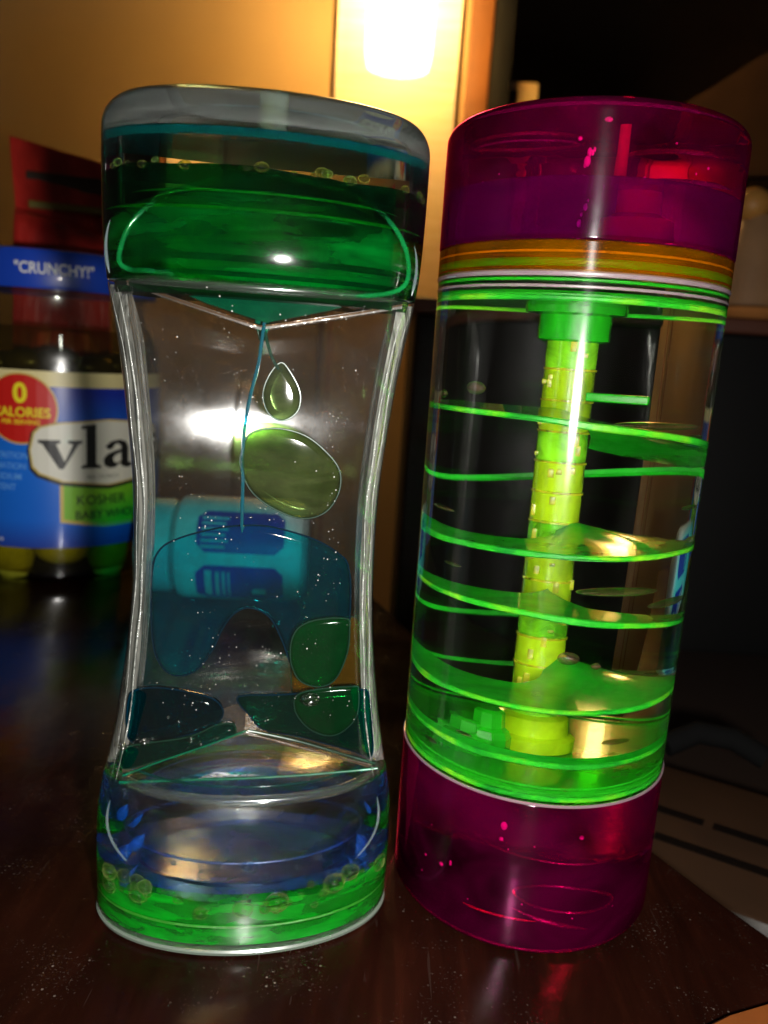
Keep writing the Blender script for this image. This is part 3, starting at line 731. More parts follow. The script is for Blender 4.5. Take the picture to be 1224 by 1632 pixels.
# emerald in the V of the upper funnel
bm = bmesh.new()
pr = [Vector((-2.3, 0, 13.22)), Vector((2.35, 0, 13.2)), Vector((1.2, 0, 12.82)), Vector((.05, 0, 12.52)), Vector((-1.0, 0, 12.78))]
loft(bm, [[p + Vector((0, y_, 0)) for p in pr] for y_ in (-.68, .68)])
link('oil_wedge', bm, clear('wedge_oil', (.08, .5, .28), .1, 1.2, body=(0, .10, .045), body_f=.35), toy, smooth=False)
bm = bmesh.new(); lathe(bm, [(.14, 12.62), (.16, 12.5), (.10, 12.35), (.07, 12.2)], 20, -.02, -.3); link('neck', bm, M_te, toy)
# drops and blobs in the flat window
def blob(pts, wv, th, mat, name, rimmat=None, k=6, rimr=.018):
    P = smooth_closed([lp(x, y, wv) for x, y in pts], k)
    n_ = len(P); ar = sum(P[i].x * P[(i + 1) % n_].z - P[(i + 1) % n_].x * P[i].z for i in range(n_))
    if ar < 0: P.reverse()
    N = []
    for i in range(n_):
        t_ = P[(i + 1) % n_] - P[i - 1]; N.append(Vector((t_.z, 0, -t_.x)).normalized())
    prof = [(.15, -1.0), (.10, -.97), (.055, -.85), (.018, -.55), (0, 0), (.018, .55), (.055, .85), (.10, .97), (.15, 1.0)]
    bm = bmesh.new(); rings = [[P[i] - N[i] * off + Vector((0, th * f, 0)) for i in range(n_)] for off, f in prof]
    vs = loft(bm, rings, True, False, False)
    for ring, rev in ((vs[0], False), (vs[-1], True)):
        for tri in tessellate_polygon([[Vector((v.co.x, v.co.z, 0)) for v in ring]]):
            try: bm.faces.new([ring[i] for i in (tri if not rev else reversed(tri))])
            except ValueError: pass
    o_ = link(name, bm, mat, toy)
    if rimmat:
        bm = bmesh.new(); tube(bm, [p + Vector((0, -th * .4, 0)) for p in P], rimr, 6, True); link('rim', bm, rimmat, o_)
    return o_
M_olive = clear('olive_oil', (0.58, 0.76, 0.40), 0.06, 1.2, body=(0.07, 0.09, 0.03), body_f=.22, edge=(.1, .2, .05), edge_p=3, body_noise=((1, 1, 3), 110, .5, 1.7))
M_orim = clear('oil_rim_green', (0.2, .55, .35), .08, 1.4, body=(.01, .05, .03), body_f=.4, wide=.02, wide_r=.3)
M_blue = clear('blue_oil', (0.10, 0.94, 0.99), 0.05, 1.15, body=(0.0, 0.05, 0.09), body_f=.07, edge=(0, .3, .45), edge_p=4)
M_brim = clear('oil_rim_blue', (0.0, .10, .20), .05, 1.5, body=(0, .02, .04), body_f=.5)
M_gr = clear('green_oil_drop', (0.10, 0.72, 0.25), 0.06, 1.15, body=(0.0, 0.05, 0.012), body_f=.22, edge=(0, .2, .06), edge_p=3)
M_amb = clear('amber_oil', (0.80, 0.62, 0.18), 0.06, 1.15, body=(0.10, 0.06, 0.005), body_f=.2)
M_dteal = clear('dark_teal_oil', (0.06, 0.48, 0.54), 0.05, 1.2, body=(0.0, 0.008, 0.011), body_f=.2, edge=(0, .1, .12), edge_p=2, bumpy=.2, bn=200)
M_dt2 = clear('teal_green_oil', (0.06, 0.52, 0.42), 0.05, 1.2, body=(0.0, 0.018, 0.013), body_f=.25)
blob([(447, 578), (462, 592), (478, 625), (474, 655), (450, 670), (428, 658), (419, 630), (428, 600)], -.60, .16, M_olive, 'oil_drop', M_orim)
blob([(400, 690), (386, 715), (384, 745), (402, 783), (438, 810), (482, 825), (518, 815), (539, 785), (541, 750), (520, 720), (485, 693), (440, 682)], -.60, .2, M_olive, 'oil_drop', M_orim)
blob([(243, 910), (242, 990), (250, 1045), (275, 1073), (310, 1068), (338, 1035), (355, 1000), (375, 975), (400, 967), (430, 982), (450, 1020), (466, 1062), (490, 1088), (525, 1088), (550, 1045), (558, 960), (555, 902), (538, 880), (500, 858), (440, 840), (400, 836), (350, 840), (290, 855), (256, 874)], -.35, .18, M_blue, 'oil_drop', M_brim)
blob([(505, 987), (560, 982), (571, 992), (573, 1040), (572, 1120), (552, 1160), (520, 1172), (487, 1157), (468, 1122), (464, 1040), (475, 1005)], -.05, .12, M_amb, 'oil_drop', M_orim, 6, .012)
blob([(484, 994), (510, 986), (552, 985), (557, 1000), (553, 1040), (535, 1080), (510, 1093), (480, 1085), (465, 1060), (463, 1030), (470, 1007)], -.62, .1, M_gr, 'oil_drop', M_orim)
blob([(480, 1103), (560, 1093), (571, 1100), (568, 1140), (545, 1165), (520, 1171), (490, 1158), (470, 1130)], -.66, .08, M_gr, 'oil_drop', M_orim)
blob([(218, 1097), (262, 1094), (325, 1106), (348, 1117), (356, 1135), (340, 1154), (300, 1168), (250, 1178), (217, 1182), (204, 1165), (206, 1115)], -.55, .2, M_dteal, 'oil_drop', M_brim)
blob([(197, 1195), (217, 1184), (300, 1172), (345, 1153), (372, 1152), (372, 1168), (330, 1184), (260, 1206), (205, 1222), (193, 1213)], -.65, .2, M_dt2, 'oil_drop', M_orim)
blob([(388, 1106), (460, 1104), (570, 1096), (588, 1110), (593, 1165), (590, 1204), (560, 1194), (480, 1172), (420, 1160), (396, 1135), (380, 1116)], -.5, .2, M_dt2, 'oil_drop', M_brim)
def strand(pts, wv, r, mat, tp=None):
    P = smooth_closed([lp(x, y, wv) for x, y in pts], 5); P = P[:5 * (len(pts) - 1) + 1]
    P[-1] = lp(*pts[-1], wv)
    bm = bmesh.new(); tube(bm, P, r, 8); link('oil_strand', bm, mat, toy)
M_str = clear('strand_oil', (0.05, .35, .45), .05, 1.3, body=(0, .10, .14), body_f=.6, wide=.15, wide_r=.2)
strand([(420, 528), (412, 580), (397, 640), (388, 700), (387, 770), (388, 838)], -.72, .035, M_str)
strand([(424, 530), (430, 560), (440, 582), (447, 588)], -.72, .03, M_orim)
# funnel-side streaks (green / gold lines over the lower V)
for pts, mat, r_ in (([(200, 1235), (260, 1212), (330, 1188), (388, 1166)], M_te, .02), ([(398, 1166), (470, 1180), (540, 1200), (592, 1216)], M_orim, .03),
                     ([(202, 1246), (300, 1243), (400, 1240), (500, 1234), (590, 1224)], M_te, .028), ([(400, 1172), (480, 1190), (585, 1222)], M_fedge, .012)):
    strand(pts, -.85, r_, mat)
# lower chamber: inner clear bowl, blue layer, green layer
M_bowl = clear('clear_bowl', (.9, .92, .9), .06, 1.45, wide=.08, wide_r=.2, edge=(.45, .5, .6), edge_p=2, bumpy=.3, bn=120)
bm = bmesh.new(); loft(bm, [oval(a, b, z, 80) for a, b, z in ((2.55, 1.4, 3.1), (2.62, 1.42, 2.8), (2.5, 1.4, 2.4), (2.2, 1.3, 1.9), (1.9, 1.15, 1.55), (1.75, 1.05, 1.45))], True, False, False)
link('inner_bowl', bm, M_bowl, toy)
M_bl = clear('blue_liquid', (0.45, 0.66, 0.96), 0.04, 1.15, body=(0.0, 0.10, 0.55), body_f=.11, edge=(.05, .25, .8), edge_p=2, wide=.06, wide_r=.25, body_noise=((1, 1, 3), 100, .3, 1.8))
bm = bmesh.new(); rr = [oval(sinterp(WT, z) - .42, sinterp(DT, z) - .36, z, 96) for z in zr(1.28, 1.45, 4)]
w2 = wob(9, .05); rr.append([Vector((v.x, v.y, 1.55 + w2(i * 2 * PI / 96))) for i, v in enumerate(rr[-1])])
loft(bm, rr); link('blue_liquid', bm, M_bl, toy)
M_gl = clear('green_liquid', (0.06, 0.70, 0.06), 0.04, 1.2, body=(0.0, 0.42, 0.014), body_f=.60, edge=(0, .25, .02), edge_p=2, wide=.09, wide_r=.25, body_noise=((1, 1, 4), 90, .35, 1.6), bumpy=.2, bn=140)
bm = bmesh.new(); rr = [oval(sinterp(WT, max(z, .3)) - .26, sinterp(DT, max(z, .3)) - .24, z, 96) for z in zr(.19, 1.1, 6)]
w3 = wob(12, .04); rr.append([Vector((v.x, v.y, 1.18 + w3(i * 2 * PI / 96))) for i, v in enumerate(rr[-1])])
loft(bm, rr); link('green_liquid', bm, M_gl, toy)
oring(1.95, 1.35, 1.42, .035, M_orim, 'dish_rim'); oring(2.2, 1.45, 1.95, .03, M_bl, 'dish_rim')
M_bs = clear('blue_swirl', (.45, .65, .97), .05, 1.4, body=(.0, .14, .75), body_f=.28, wide=.08, wide_r=.2)
random.seed(44)
for i in range(12):
    sg = -1 if i % 2 else 1; t0_ = -PI/2 + sg * random.uniform(.75, 1.2); z_ = random.uniform(1.35, 2.9); bm = bmesh.new()
    tube(bm, [((2.8 - .25 * q) * math.cos(t0_ + sg * .30 * q), 1.55 * math.sin(t0_ + sg * .30 * q), z_ - .42 * q - .12 * math.sin(q * 3)) for q in [x / 8 for x in range(9)]], random.uniform(.05, .15), 12, False, [.1, .5, .9, 1, 1, .9, .7, .4, .1])
    link('blue_swirl', bm, M_bs, toy)
oring(2.95, 1.62, .62, .03, M_lg, 'oil_rim', PI, 2 * PI)
# bubbles
bub = {}
def bubble(p, r, mat, sz=.85):
    key = mat.name
    if key not in bub:
        bm = bmesh.new(); ball(bm, (0, 0, 0), 1, seg=20); o_ = link('bubble', bm, mat, toy); bub[key] = o_
    else:
        o_ = bub[key].copy(); col.objects.link(o_); o_.parent = toy
    o_.location = Vector(p) * S; o_.scale = (r, r, r * sz); return o_
M_bg = clear('bubble_green', (.62, .95, .5), .05, 1.5, rim=(.60, .66, .20), wide=.10, wide_r=.12)
M_bb = clear('bubble_blue', (.6, .78, .92), .05, 1.5, rim=(.28, .34, .42), wide=.10, wide_r=.12)
M_bc = clear('bubble_clear', (.95, .95, .9), .03, 1.5, edge=(.3, .3, .25), edge_p=2, wide=.08, wide_r=.15)
M_by = clear('bubble_gold', (.85, .95, .5), .05, 1.5, rim=(.75, .62, .12), wide=.10, wide_r=.12)
random.seed(21)
for i in range(48):                      # green froth across the front of the lower chamber
    t_ = -PI / 2 + random.uniform(-1.25, 1.3)
    if abs(t_ + PI/2 + .4) < .35 and random.random() < .7: continue
    k_ = random.uniform(.93, .985); bubble((3.0 * k_ * math.cos(t_), 1.68 * k_ * math.sin(t_), 1.22 + random.uniform(-.34, .22)), .05 + .22 * random.random() ** 2.2, M_bg)
for i in range(12):
    t_ = -PI / 2 + random.uniform(-1.3, 1.3); bubble((2.86 * math.cos(t_), 1.56 * math.sin(t_), 1.86 + random.uniform(-.22, .2)), .03 + .12 * random.random() ** 2, M_bb)
for i in range(22):                      # rim of bubbles along the green level in the upper chamber
    t_ = -PI / 2 + random.uniform(-1.4, 1.4); bubble((2.84 * math.cos(t_), 1.64 * math.sin(t_), 14.98 + random.uniform(-.03, .07)), random.uniform(.04, .13), M_by if i % 2 else M_bg, .7)
for x, y, r_ in ((230, 1182, .1), (305, 1180, .09), (268, 1143, .05), (285, 1150, .05), (320, 1186, .06), (346, 1176, .05), (495, 1115, .2), (480, 1190, .05), (196, 1190, .1)):
    bubble(lp(x, y, -.95), r_, M_bc, .6)
# little glints of air along the drops
for x, y in ((250, 1088), (320, 1094), (335, 1098), (390, 1092), (410, 1092), (275, 1098), (485, 968), (488, 983), (378, 825), (400, 825)):
    bubble(lp(x, y, -.9), .035, M_bc, .7)

# ------------------------------------------------------------------ RIGHT TOY: spiral timer cylinder
CC = Vector((3.81, 17.74, 0)); CR = 3.0; CH = 16.7
cyl = thing('spiral_timer', 'clear cylinder timer with purple caps and neon green spiral, standing at right', 'liquid timer', CC, -math.atan2(CC.x, CC.y))
# local -y faces the camera
CA = -math.atan2(CC.x, CC.y)
def cl(px, py, r, th):
    """height where pixel row py meets the cylinder surface point at azimuth th (0 = front, + = right)"""
    a = th; v = Vector((r * math.sin(a), -r * math.cos(a), 0)); v = Matrix.Rotation(CA, 3, 'Z') @ v + CC
    # march in z until projection row equals py
    lo, hi = -2, 20
    for _ in range(40):
        mid = (lo + hi) / 2; p = Vector((v.x, v.y, mid)) - Vector((0, 0, CAMH))
        x, y, z = p.dot(RT), p.dot(UP), p.dot(FWD); row = IH / 2 - FPX * y / z
        if row > py: lo = mid
        else: hi = mid
    return (lo + hi) / 2
M_tube = clear('tube_acrylic', (0.95, 0.96, 0.93), 0.03, 1.49, wide=0.012, wide_r=.26, dust=.004, edge=(.40, .45, .36), edge_p=5, aniso=.7, aniso_rot=0)
M_tube = glass('tube_acrylic', (.96, .97, .94), 1.42, wide=.014, wide_r=.12, aniso=.5)
bm = bmesh.new(); loft(bm, [oval(CR - .02, CR - .02, z, 160) for z in zr(3.47, 13.72, 20)]); caustic(link('tube', bm, M_tube, cyl))
M_capg = glass('magenta_plastic', (.82, .05, .36), 1.45, body=(.46, 0, .13), body_f=.034, wide=.010, wide_r=.16, aniso=.6, bumpy=.30, bn=75, bscale=(1, 1, 2.2))
M_cap = clear('magenta_plastic', (0.55, 0.01, 0.16), 0.03, 1.5, body=(0.16, 0.0, 0.03), body_f=.14, wide=.012, wide_r=.22, edge=(.30, .0, .08), edge_p=2, aniso=.7, aniso_rot=0, body_noise=((1, 1, 3), 50, .55, 1.4))
def cap(z0, z1, name, r0, r1):
    bm = bmesh.new(); pr = [(CR - r0, z0)]
    for i in range(1, 9):
        a = PI / 2 * i / 8; pr.append((CR - r0 + r0 * math.sin(a), z0 + r0 - r0 * math.cos(a)))
    for i in range(0, 9):
        a = PI / 2 * i / 8; pr.append((CR - r1 + r1 * math.cos(a), z1 - r1 + r1 * math.sin(a)))
    lathe(bm, pr, 128); return caustic(link(name, bm, M_capg, cyl))
upc = cap(14.30, CH, 'upper_cap', .04, .30); loc_ = cap(0, 3.42, 'lower_cap', .18, .04)
M_gn = clear('neon_green_plastic', (0.15, 0.85, 0.05), 0.06, 1.49, body=(0.03, 0.72, 0.02), body_f=.55, trans=.3, wide=.05, wide_r=.25, edge=(.1, .7, .05))
M_gd = clear('neon_green_sheet', (0.12, 0.70, 0.05), 0.06, 1.49, body=(0.02, 0.66, 0.03), body_f=.70, trans=.45, body_noise=((1, 1, 1), 45, .45, 1.5), wide=.05, wide_r=.3)
k = NT('painted_edge_glow'); p = k.n('BsdfPrincipled'); t_ = k.tex(noise=75, detail=4, rough=.6, dist=.5)  # edge glow put into the colour, brighter green to lime
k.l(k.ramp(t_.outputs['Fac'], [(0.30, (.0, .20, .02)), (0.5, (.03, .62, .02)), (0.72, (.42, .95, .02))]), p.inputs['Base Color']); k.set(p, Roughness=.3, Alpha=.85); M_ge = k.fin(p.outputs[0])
M_ye = clear('neon_yellow_core', (0.55, 0.95, 0.02), 0.10, 1.49, body=(0.60, 0.95, 0.01), body_f=.62, trans=.35, wide=.22, wide_r=.2, bumpy=1.0, bn=300, bscale=(1, 1, .7))
def ring(z0, z1, r0, r1, mat, name, par=None):
    bm = bmesh.new(); e_ = min(.04, (z1 - z0) * .3)
    pr = [(r0, z0 + e_), (r0 + e_, z0), (r1 - e_, z0), (r1, z0 + e_), (r1, z1 - e_), (r1 - e_, z1), (r0 + e_, z1), (r0, z1 - e_)]
    rings = [oval(r, r, z, 128) for r, z in pr] + [oval(pr[0][0], pr[0][0], pr[0][1], 128)]
    loft(bm, rings, True, False, False); return link(name, bm, mat, par or cyl)
bm = bmesh.new(); lathe(bm, [(CR - .05, 13.74), (CR - .01, 13.78), (CR - .01, 14.26), (CR - .04, 14.29)], 128)
link('amber_collar', bm, glass('amber_collar', (.95, .62, .22), 1.45, body=(.30, .10, 0), body_f=.12, wide=.010, wide_r=.18, aniso=.7), cyl)
ring(13.84, 13.98, 2.80, 2.93, M_gn, 'disc_rim'); ring(14.08, 14.12, 2.82, 2.93, clear('gold_ring', (.9, .7, .2), .1, 1.4, body=(.8, .45, .03), body_f=.5), 'disc_rim')
# discs and collars at both ends
def dsk(z0, z1, r, mat, name):
    bm = bmesh.new(); lathe(bm, [(r - .06, z0), (r, z0 + .05), (r, z1 - .05), (r - .06, z1)], 128); return link(name, bm, mat, cyl)
dsk(13.28, 13.42, 2.9, M_gn, 'end_disc'); ring(13.24, 13.34, 2.72, 2.93, M_ge, 'disc_rim'); ring(13.58, 13.64, 2.8, 2.95, M_gn, 'disc_rim')
M_or = clear('orange_liquid', (0.85, 0.5, 0.1), 0.05, 1.2, body=(0.20, 0.11, 0.0), body_f=.35, trans=.4, body_noise=((1, 1, 3), 60, .5, 1.6))
bm = bmesh.new(); lathe(bm, [(2.85, 13.80), (2.88, 13.85), (2.88, 14.30), (2.85, 14.34)], 96); link('amber_liquid', bm, M_or, cyl)
M_vi = clear('violet_liquid', (0.50, 0.05, 0.85), 0.05, 1.2, body=(0.16, 0.0, 0.60), body_f=.14)
bm = bmesh.new(); lathe(bm, [(2.82, 14.40), (2.86, 14.45), (2.86, 15.35), (2.82, 15.38)], 96); link('violet_liquid', bm, M_vi, cyl)
dsk(3.56, 3.72, 2.88, M_gn, 'end_disc'); ring(3.50, 3.60, 2.80, 2.95, M_ge, 'disc_rim'); ring(3.76, 3.81, 2.82, 2.92, M_gn, 'disc_rim')
M_clr = clear('seam_acrylic', (.85, .8, .82), .05, 1.5, body=(.55, .4, .45), body_f=.25, wide=.2, wide_r=.2)
ring(13.66, 13.76, 2.9, 3.005, M_clr, 'seam'); ring(13.46, 13.52, 2.9, 2.99, M_clr, 'seam'); ring(3.40, 3.46, 2.9, 3.01, M_clr, 'seam')
# central shaft, in keyed segments
shaft_z = zr(3.75, 13.3, 15)
random.seed(31)
M_yg = clear('lime_clear_plastic', (.80, 1.0, .12), .08, 1.5, body=(.66, 1.0, .01), body_f=.85, wide=.12, wide_r=.14, bumpy=.5, bn=420, bscale=(1, 1, .5), body_noise=((1, 1, .5), 110, .45, 1.5))
M_yr = clear('painted_caustic_yellow', (1, 1, .2), .1, 1.5, body=(1.0, .95, .02), body_f=.85, wide=.3, wide_r=.15, body_noise=((1, 1, 1), 300, .4, 1.3))  # caustic brightness of joint edges and specks put into the yellow
M_gs = clear('green_clear_plastic', (.45, 1.0, .12), .08, 1.5, body=(.36, 1.0, .02), body_f=.85, wide=.10, wide_r=.14, bumpy=.4, bn=300, body_noise=((1, 1, 1), 150, .25, 1.8))
for i, (a, b) in enumerate(zip(shaft_z[:-1], shaft_z[1:])):
    bm = bmesh.new(); lathe(bm, [(.36, a + .01), (.385, a + .04), (.385, b - .04), (.36, b - .01)], 48)
    seg = link('shaft_segment', bm, (M_yg, M_gs, M_yg)[i % 3], cyl)
    bm = bmesh.new(); lathe(bm, [(.36, b - .03), (.405, b - .02), (.405, b + .02), (.36, b + .03)], 48); link('joint_rim', bm, M_yr, seg)
    bm = bmesh.new()
    for q in range(3):
        a0 = random.uniform(-1.3, 1.3); zz = random.uniform(a + .1, b - .12); rr_ = .385
        box(bm, rr_ * math.sin(a0) - .05, rr_ * math.sin(a0) + .05, -rr_ * math.cos(a0) - .02, -rr_ * math.cos(a0) + .03, zz - .04, zz + random.uniform(.02, .22), .012)
    link('key', bm, M_yr, seg)
bm = bmesh.new(); lathe(bm, [(.2, 3.75), (.2, 13.2)], 20); link('shaft_core', bm, plain('lime_core', (.60, .98, .02), .3, coat=.6, var=.5, scale=260, bump=1.0, bscale=300), cyl)
for zc, up in ((13.0, 1), (4.08, -1)):
    bm = bmesh.new(); lathe(bm, [(.48, zc - .42), (.54, zc - .38), (.54, zc + .1), (.74, zc + .14), (.76, zc + .28)] if up > 0 else [(.66, zc - .35), (.68, zc - .08), (.64, zc - .03), (.57, zc), (.55, zc + .38), (.46, zc + .45)], 40)
    link('shaft_collar', bm, M_yg if up < 0 else M_gn, cyl)
# nozzle blocks beside the lower collar
for k_, (x, y, s_, h_) in enumerate(((-1.05, -.9, .62, .70), (-.75, -1.0, .42, 1.0), (-1.5, -.9, .30, .45))):
    bm = bmesh.new(); lathe(bm, [(s_, 3.73), (s_ * 1.03, 3.73 + h_ * .4), (s_ * .9, 3.73 + h_ * .55), (s_ * .72, 3.73 + h_ * .62), (s_ * .68, 3.73 + h_ * .95), (s_ * .5, 3.73 + h_)], 9, x, y); link('nozzle', bm, M_gn, cyl, smooth=False)
bm = bmesh.new(); lathe(bm, [(.78, 14.3), (.72, 14.36), (.62, 14.42), (.55, 14.9), (.34, 15.0), (.32, 15.5)], 24, .75, -.9)
link('nozzle', bm, clear('smoky_nozzle', (.6, .35, .08), .1, 1.4, body=(.85, .45, .05), body_f=.8), cyl)
bm = bmesh.new(); lathe(bm, [(.10, 15.4), (.09, 16.4)], 16, .45, -1.6); link('fill_tube', bm, clear('fill_tube', (.8, .6, .3), .1, body=(.7, .35, .15), body_f=.5), cyl)
# spiral ramp: (azimuth in degrees counted on, photo row of the rim there)
R_ = 2.86
def zrow(deg, row): return cl(0, row, R_, math.radians(((deg + 180) % 360) - 180))
ramp = [(-85, 643), (0, 652), (85, 712), (270 - 1, 742), (275, 750)]
keys = [(-90, zrow(-80, 640)), (0, zrow(0, 655)), (90, zrow(80, 712))]
keys += [(270, zrow(-80, 820)), (360, zrow(0, 858)), (450, zrow(80, 832))]
keys += [(630, zrow(-80, 902)), (720, zrow(0, 968)), (810, zrow(80, 985))]
keys += [(990, zrow(-80, 1030)), (1080, zrow(0, 1081)), (1170, zrow(80, 1050))]
keys += [(1350, zrow(-80, 1102)), (1440, zrow(0, 1152)), (1530, zrow(80, 1152))]
# keep it descending
kk = [list(k_) for k_ in keys]
for i in range(1, len(kk)): kk[i][1] = min(kk[i][1], kk[i - 1][1] - .02)
print('ramp', [(a, round(b, 2)) for a, b in kk])
r0t = [(-95, 1.6), (-20, .42), (110, .42), (150, 2.74), (262, 2.74), (285, 2.2), (345, 1.9), (368, .42), (480, .42), (515, 2.74),
       (618, 2.74), (650, 2.3), (705, 1.5), (722, .42), (742, 1.9), (790, 2.2), (850, 2.74), (960, 2.74), (1000, 1.9), (1068, 1.5), (1090, .42), (1215, .42), (1265, 2.74), (1345, 2.74), (1400, 2.6), (1530, 2.6)]
lft = [(-95, .08), (360, .08), (400, .25), (500, .25), (540, .05), (1080, .08), (1125, .42), (1205, .42), (1270, .05), (1530, .05)]
n_ = 400; bm = bmesh.new(); rr = []; er = []; th = .10
for i in range(n_ + 1):
    d = -95 + 1625 * i / n_; a = math.radians(d); z = sinterp(kk, d); s_, c_ = math.sin(a), -math.cos(a); r0 = interp(r0t, d); lf = interp(lft, d)
    ring_ = []
    for q in (0, .25, .5, .75, 1): ring_.append(Vector(((r0 + (R_ - r0) * q) * s_, (r0 + (R_ - r0) * q) * c_, z + lf * (1 - q) ** 1.5)))
    rr.append(ring_ + [p - Vector((0, 0, th)) for p in reversed(ring_)])
    wv = .02 * math.sin(d * .045) + .012 * math.sin(d * .13)
    er.append([Vector((R_ * s_, R_ * c_, z + .012)), Vector(((R_ + .05) * s_, (R_ + .05) * c_, z - .01)), Vector(((R_ + .05) * s_, (R_ + .05) * c_, z - th + .02 - wv)), Vector((R_ * s_, R_ * c_, z - th - .01 - wv))])
loft(bm, rr); rmp = link('spiral_ramp', bm, M_gd, cyl)
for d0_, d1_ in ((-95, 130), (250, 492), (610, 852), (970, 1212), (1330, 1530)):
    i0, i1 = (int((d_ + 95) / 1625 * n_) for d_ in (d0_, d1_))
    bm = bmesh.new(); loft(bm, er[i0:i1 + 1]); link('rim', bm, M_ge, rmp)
bm = bmesh.new(); box(bm, .3, 1.35, -1.5, -1.15, 11.45, 11.62, .03); link('spiral_end', bm, M_gn, cyl)
# air bubbles trapped under and on the ramp
M_bz = clear('bubble_bronze', (.9, .8, .7), .03, 1.5, edge=(.22, .10, .05), edge_p=1.5, body=(.3, .14, .08), body_f=.12, wide=.12, wide_r=.15)
bz = None
for th, row, r_, sx_ in ((-62, 628, .16, 1), (-40, 618, .24, 1.2), (-78, 622, .12, 1), (12, 1046, .24, 1.1), (24, 1058, .12, 1), (68, 805, .28, 1.5), (40, 678, .5, 2.6), (62, 695, .3, 1.6),
                       (-55, 808, .3, 1.6), (30, 940, .5, 2.2), (60, 955, .45, 1.9), (-45, 897, .22, 1.4), (38, 1176, .28, 1.5), (-30, 1165, .16, 1.5), (-50, 1175, .2, 1.4), (-65, 1140, .18, 1.6)):
    a = math.radians(th); z = cl(0, row, 2.6, a)
    if bz is None:
        bm = bmesh.new(); ball(bm, (0, 0, 0), 1, seg=24); bz = link('air_bubble', bm, M_bz, cyl); o_ = bz
    else:
        o_ = bz.copy(); col.objects.link(o_); o_.parent = cyl
    o_.location = Vector((2.6 * math.sin(a), -2.6 * math.cos(a), z)) * S
    o_.rotation_euler = (0, 0, a); o_.scale = (r_ * sx_ * .8, r_ * .5, r_ * (.55 if sx_ < 1.3 else .16))
# moulded rings, and glints put in as coloured shapes, inside the caps
M_pk = clear('painted_violet_arc_glint', (.5, .05, .5), .05, 1.5, body=(.45, .03, .55), body_f=.35, wide=.35, wide_r=.18)  # violet glint put into the body colour of some arcs
M_mg = clear('magenta_ridge', (.6, .02, .2), .05, 1.5, body=(.45, .0, .14), body_f=.16, wide=.25, wide_r=.2)
def cring(a, b, z, cx, cy, r, mat, t0=0, t1=2*PI, name='moulded_ring_and_glint', tilt=0):
    bm = bmesh.new(); n_ = 60
    pts = [(cx + a * math.cos(t), cy + b * math.sin(t), z + tilt * math.cos(t)) for t in (t0 + (t1 - t0) * i / n_ for i in range(n_ + 1))]
    full = abs(t1 - t0 - 2 * PI) < 1e-6
    tube(bm, pts[:-1] if full else pts, r, 8, full, None if full else [min(1, .1 + 5 * min(i, n_ - i) / n_) for i in range(n_ + 1)]); link(name, bm, mat, cyl)
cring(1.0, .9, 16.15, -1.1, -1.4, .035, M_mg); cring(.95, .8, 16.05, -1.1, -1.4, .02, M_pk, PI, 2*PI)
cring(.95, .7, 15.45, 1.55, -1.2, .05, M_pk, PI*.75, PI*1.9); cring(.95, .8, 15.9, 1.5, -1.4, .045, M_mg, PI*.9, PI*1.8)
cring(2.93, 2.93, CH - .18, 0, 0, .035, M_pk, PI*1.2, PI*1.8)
cring(.9, .7, .75, .9, -1.4, .035, M_mg); cring(1.4, 1.0, 1.9, .6, -1.2, .03, M_mg, PI*1.1, PI*1.95)
cring(2.94, 2.94, .12, 0, 0, .035, M_mg, PI*1.1, PI*1.9)
M_rd = clear('painted_red_glint', (.9, .2, .05), .05, 1.5, body=(.95, .12, .02), body_f=.6, wide=.3, wide_r=.2)  # red glint put in as a coloured arc
cring(1.0, .35, .62, -.1, -2.2, .028, M_rd, PI*1.15, PI*1.7)
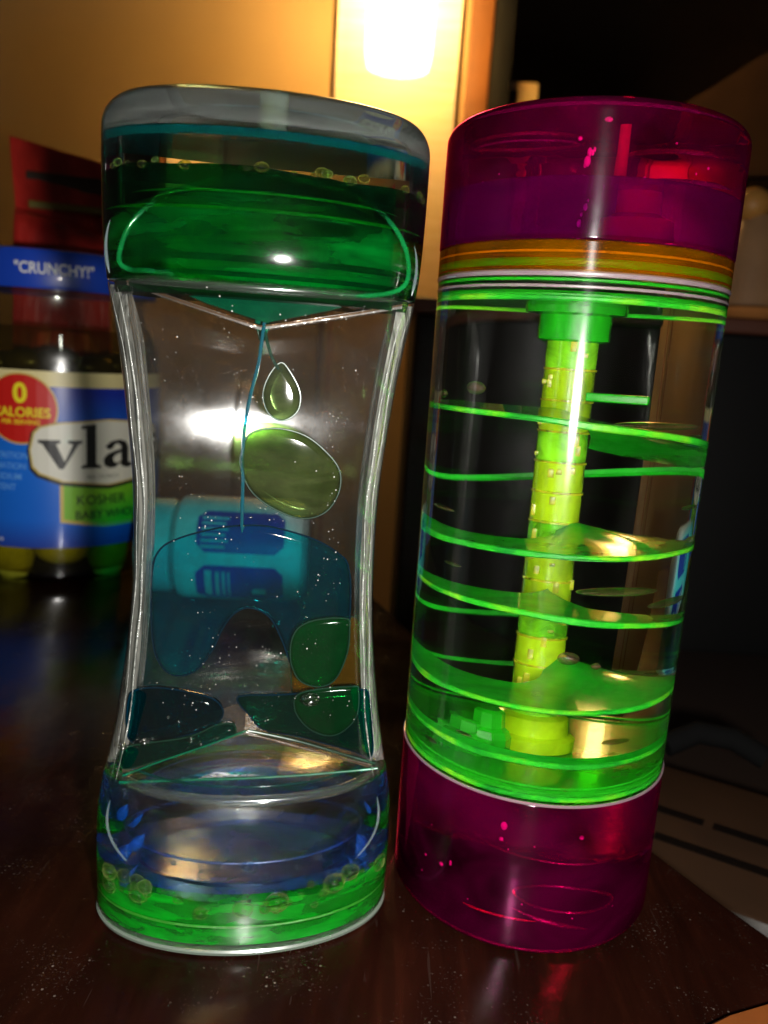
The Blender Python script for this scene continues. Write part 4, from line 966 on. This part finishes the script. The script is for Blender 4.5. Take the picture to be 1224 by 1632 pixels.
bm = bmesh.new(); tube(bm, [(0, -2.3, .75), (.5, -2.35, .62), (1.0, -2.3, .52), (1.5, -2.1, .40)], .07, 8, False, [.2, .8, 1, .1]); link('moulded_ridge', bm, M_mg, cyl)
# grey sliver tapering down one side of the lower cap
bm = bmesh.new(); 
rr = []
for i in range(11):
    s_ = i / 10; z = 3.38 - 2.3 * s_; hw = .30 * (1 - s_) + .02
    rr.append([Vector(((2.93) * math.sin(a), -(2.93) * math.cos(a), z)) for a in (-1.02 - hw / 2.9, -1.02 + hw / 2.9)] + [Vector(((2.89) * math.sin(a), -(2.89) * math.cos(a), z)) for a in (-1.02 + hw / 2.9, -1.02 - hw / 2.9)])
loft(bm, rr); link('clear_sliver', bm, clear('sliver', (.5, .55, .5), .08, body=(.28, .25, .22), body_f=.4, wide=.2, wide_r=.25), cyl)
random.seed(5)
M_sp = plain('painted_glint_violet', (1.0, .45, 1.0), .2, coat=1.0)  # glints put in as specks of pale violet body colour
gl = None
spots = []
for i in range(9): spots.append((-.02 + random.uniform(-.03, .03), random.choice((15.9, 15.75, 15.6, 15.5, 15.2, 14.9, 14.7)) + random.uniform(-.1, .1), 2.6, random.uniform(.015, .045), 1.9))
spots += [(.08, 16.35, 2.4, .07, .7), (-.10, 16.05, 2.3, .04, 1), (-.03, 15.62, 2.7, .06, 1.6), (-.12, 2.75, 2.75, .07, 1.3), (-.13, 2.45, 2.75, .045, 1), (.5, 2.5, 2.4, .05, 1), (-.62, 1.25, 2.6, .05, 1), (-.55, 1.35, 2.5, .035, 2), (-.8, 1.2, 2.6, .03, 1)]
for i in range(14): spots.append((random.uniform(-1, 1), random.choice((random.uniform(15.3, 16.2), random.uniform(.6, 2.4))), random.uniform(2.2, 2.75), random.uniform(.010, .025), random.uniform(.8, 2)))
for a, z, r_, q_, e_ in spots:
    if gl is None: bm = bmesh.new(); ball(bm, (0, 0, 0), 1, seg=12); gl = link('painted_glint_speck', bm, M_sp, cyl); o_ = gl
    else: o_ = gl.copy(); col.objects.link(o_); o_.parent = cyl
    o_.location = Vector((r_ * math.sin(a), -r_ * math.cos(a), z)) * S; o_.scale = (q_, q_, q_ * e_)
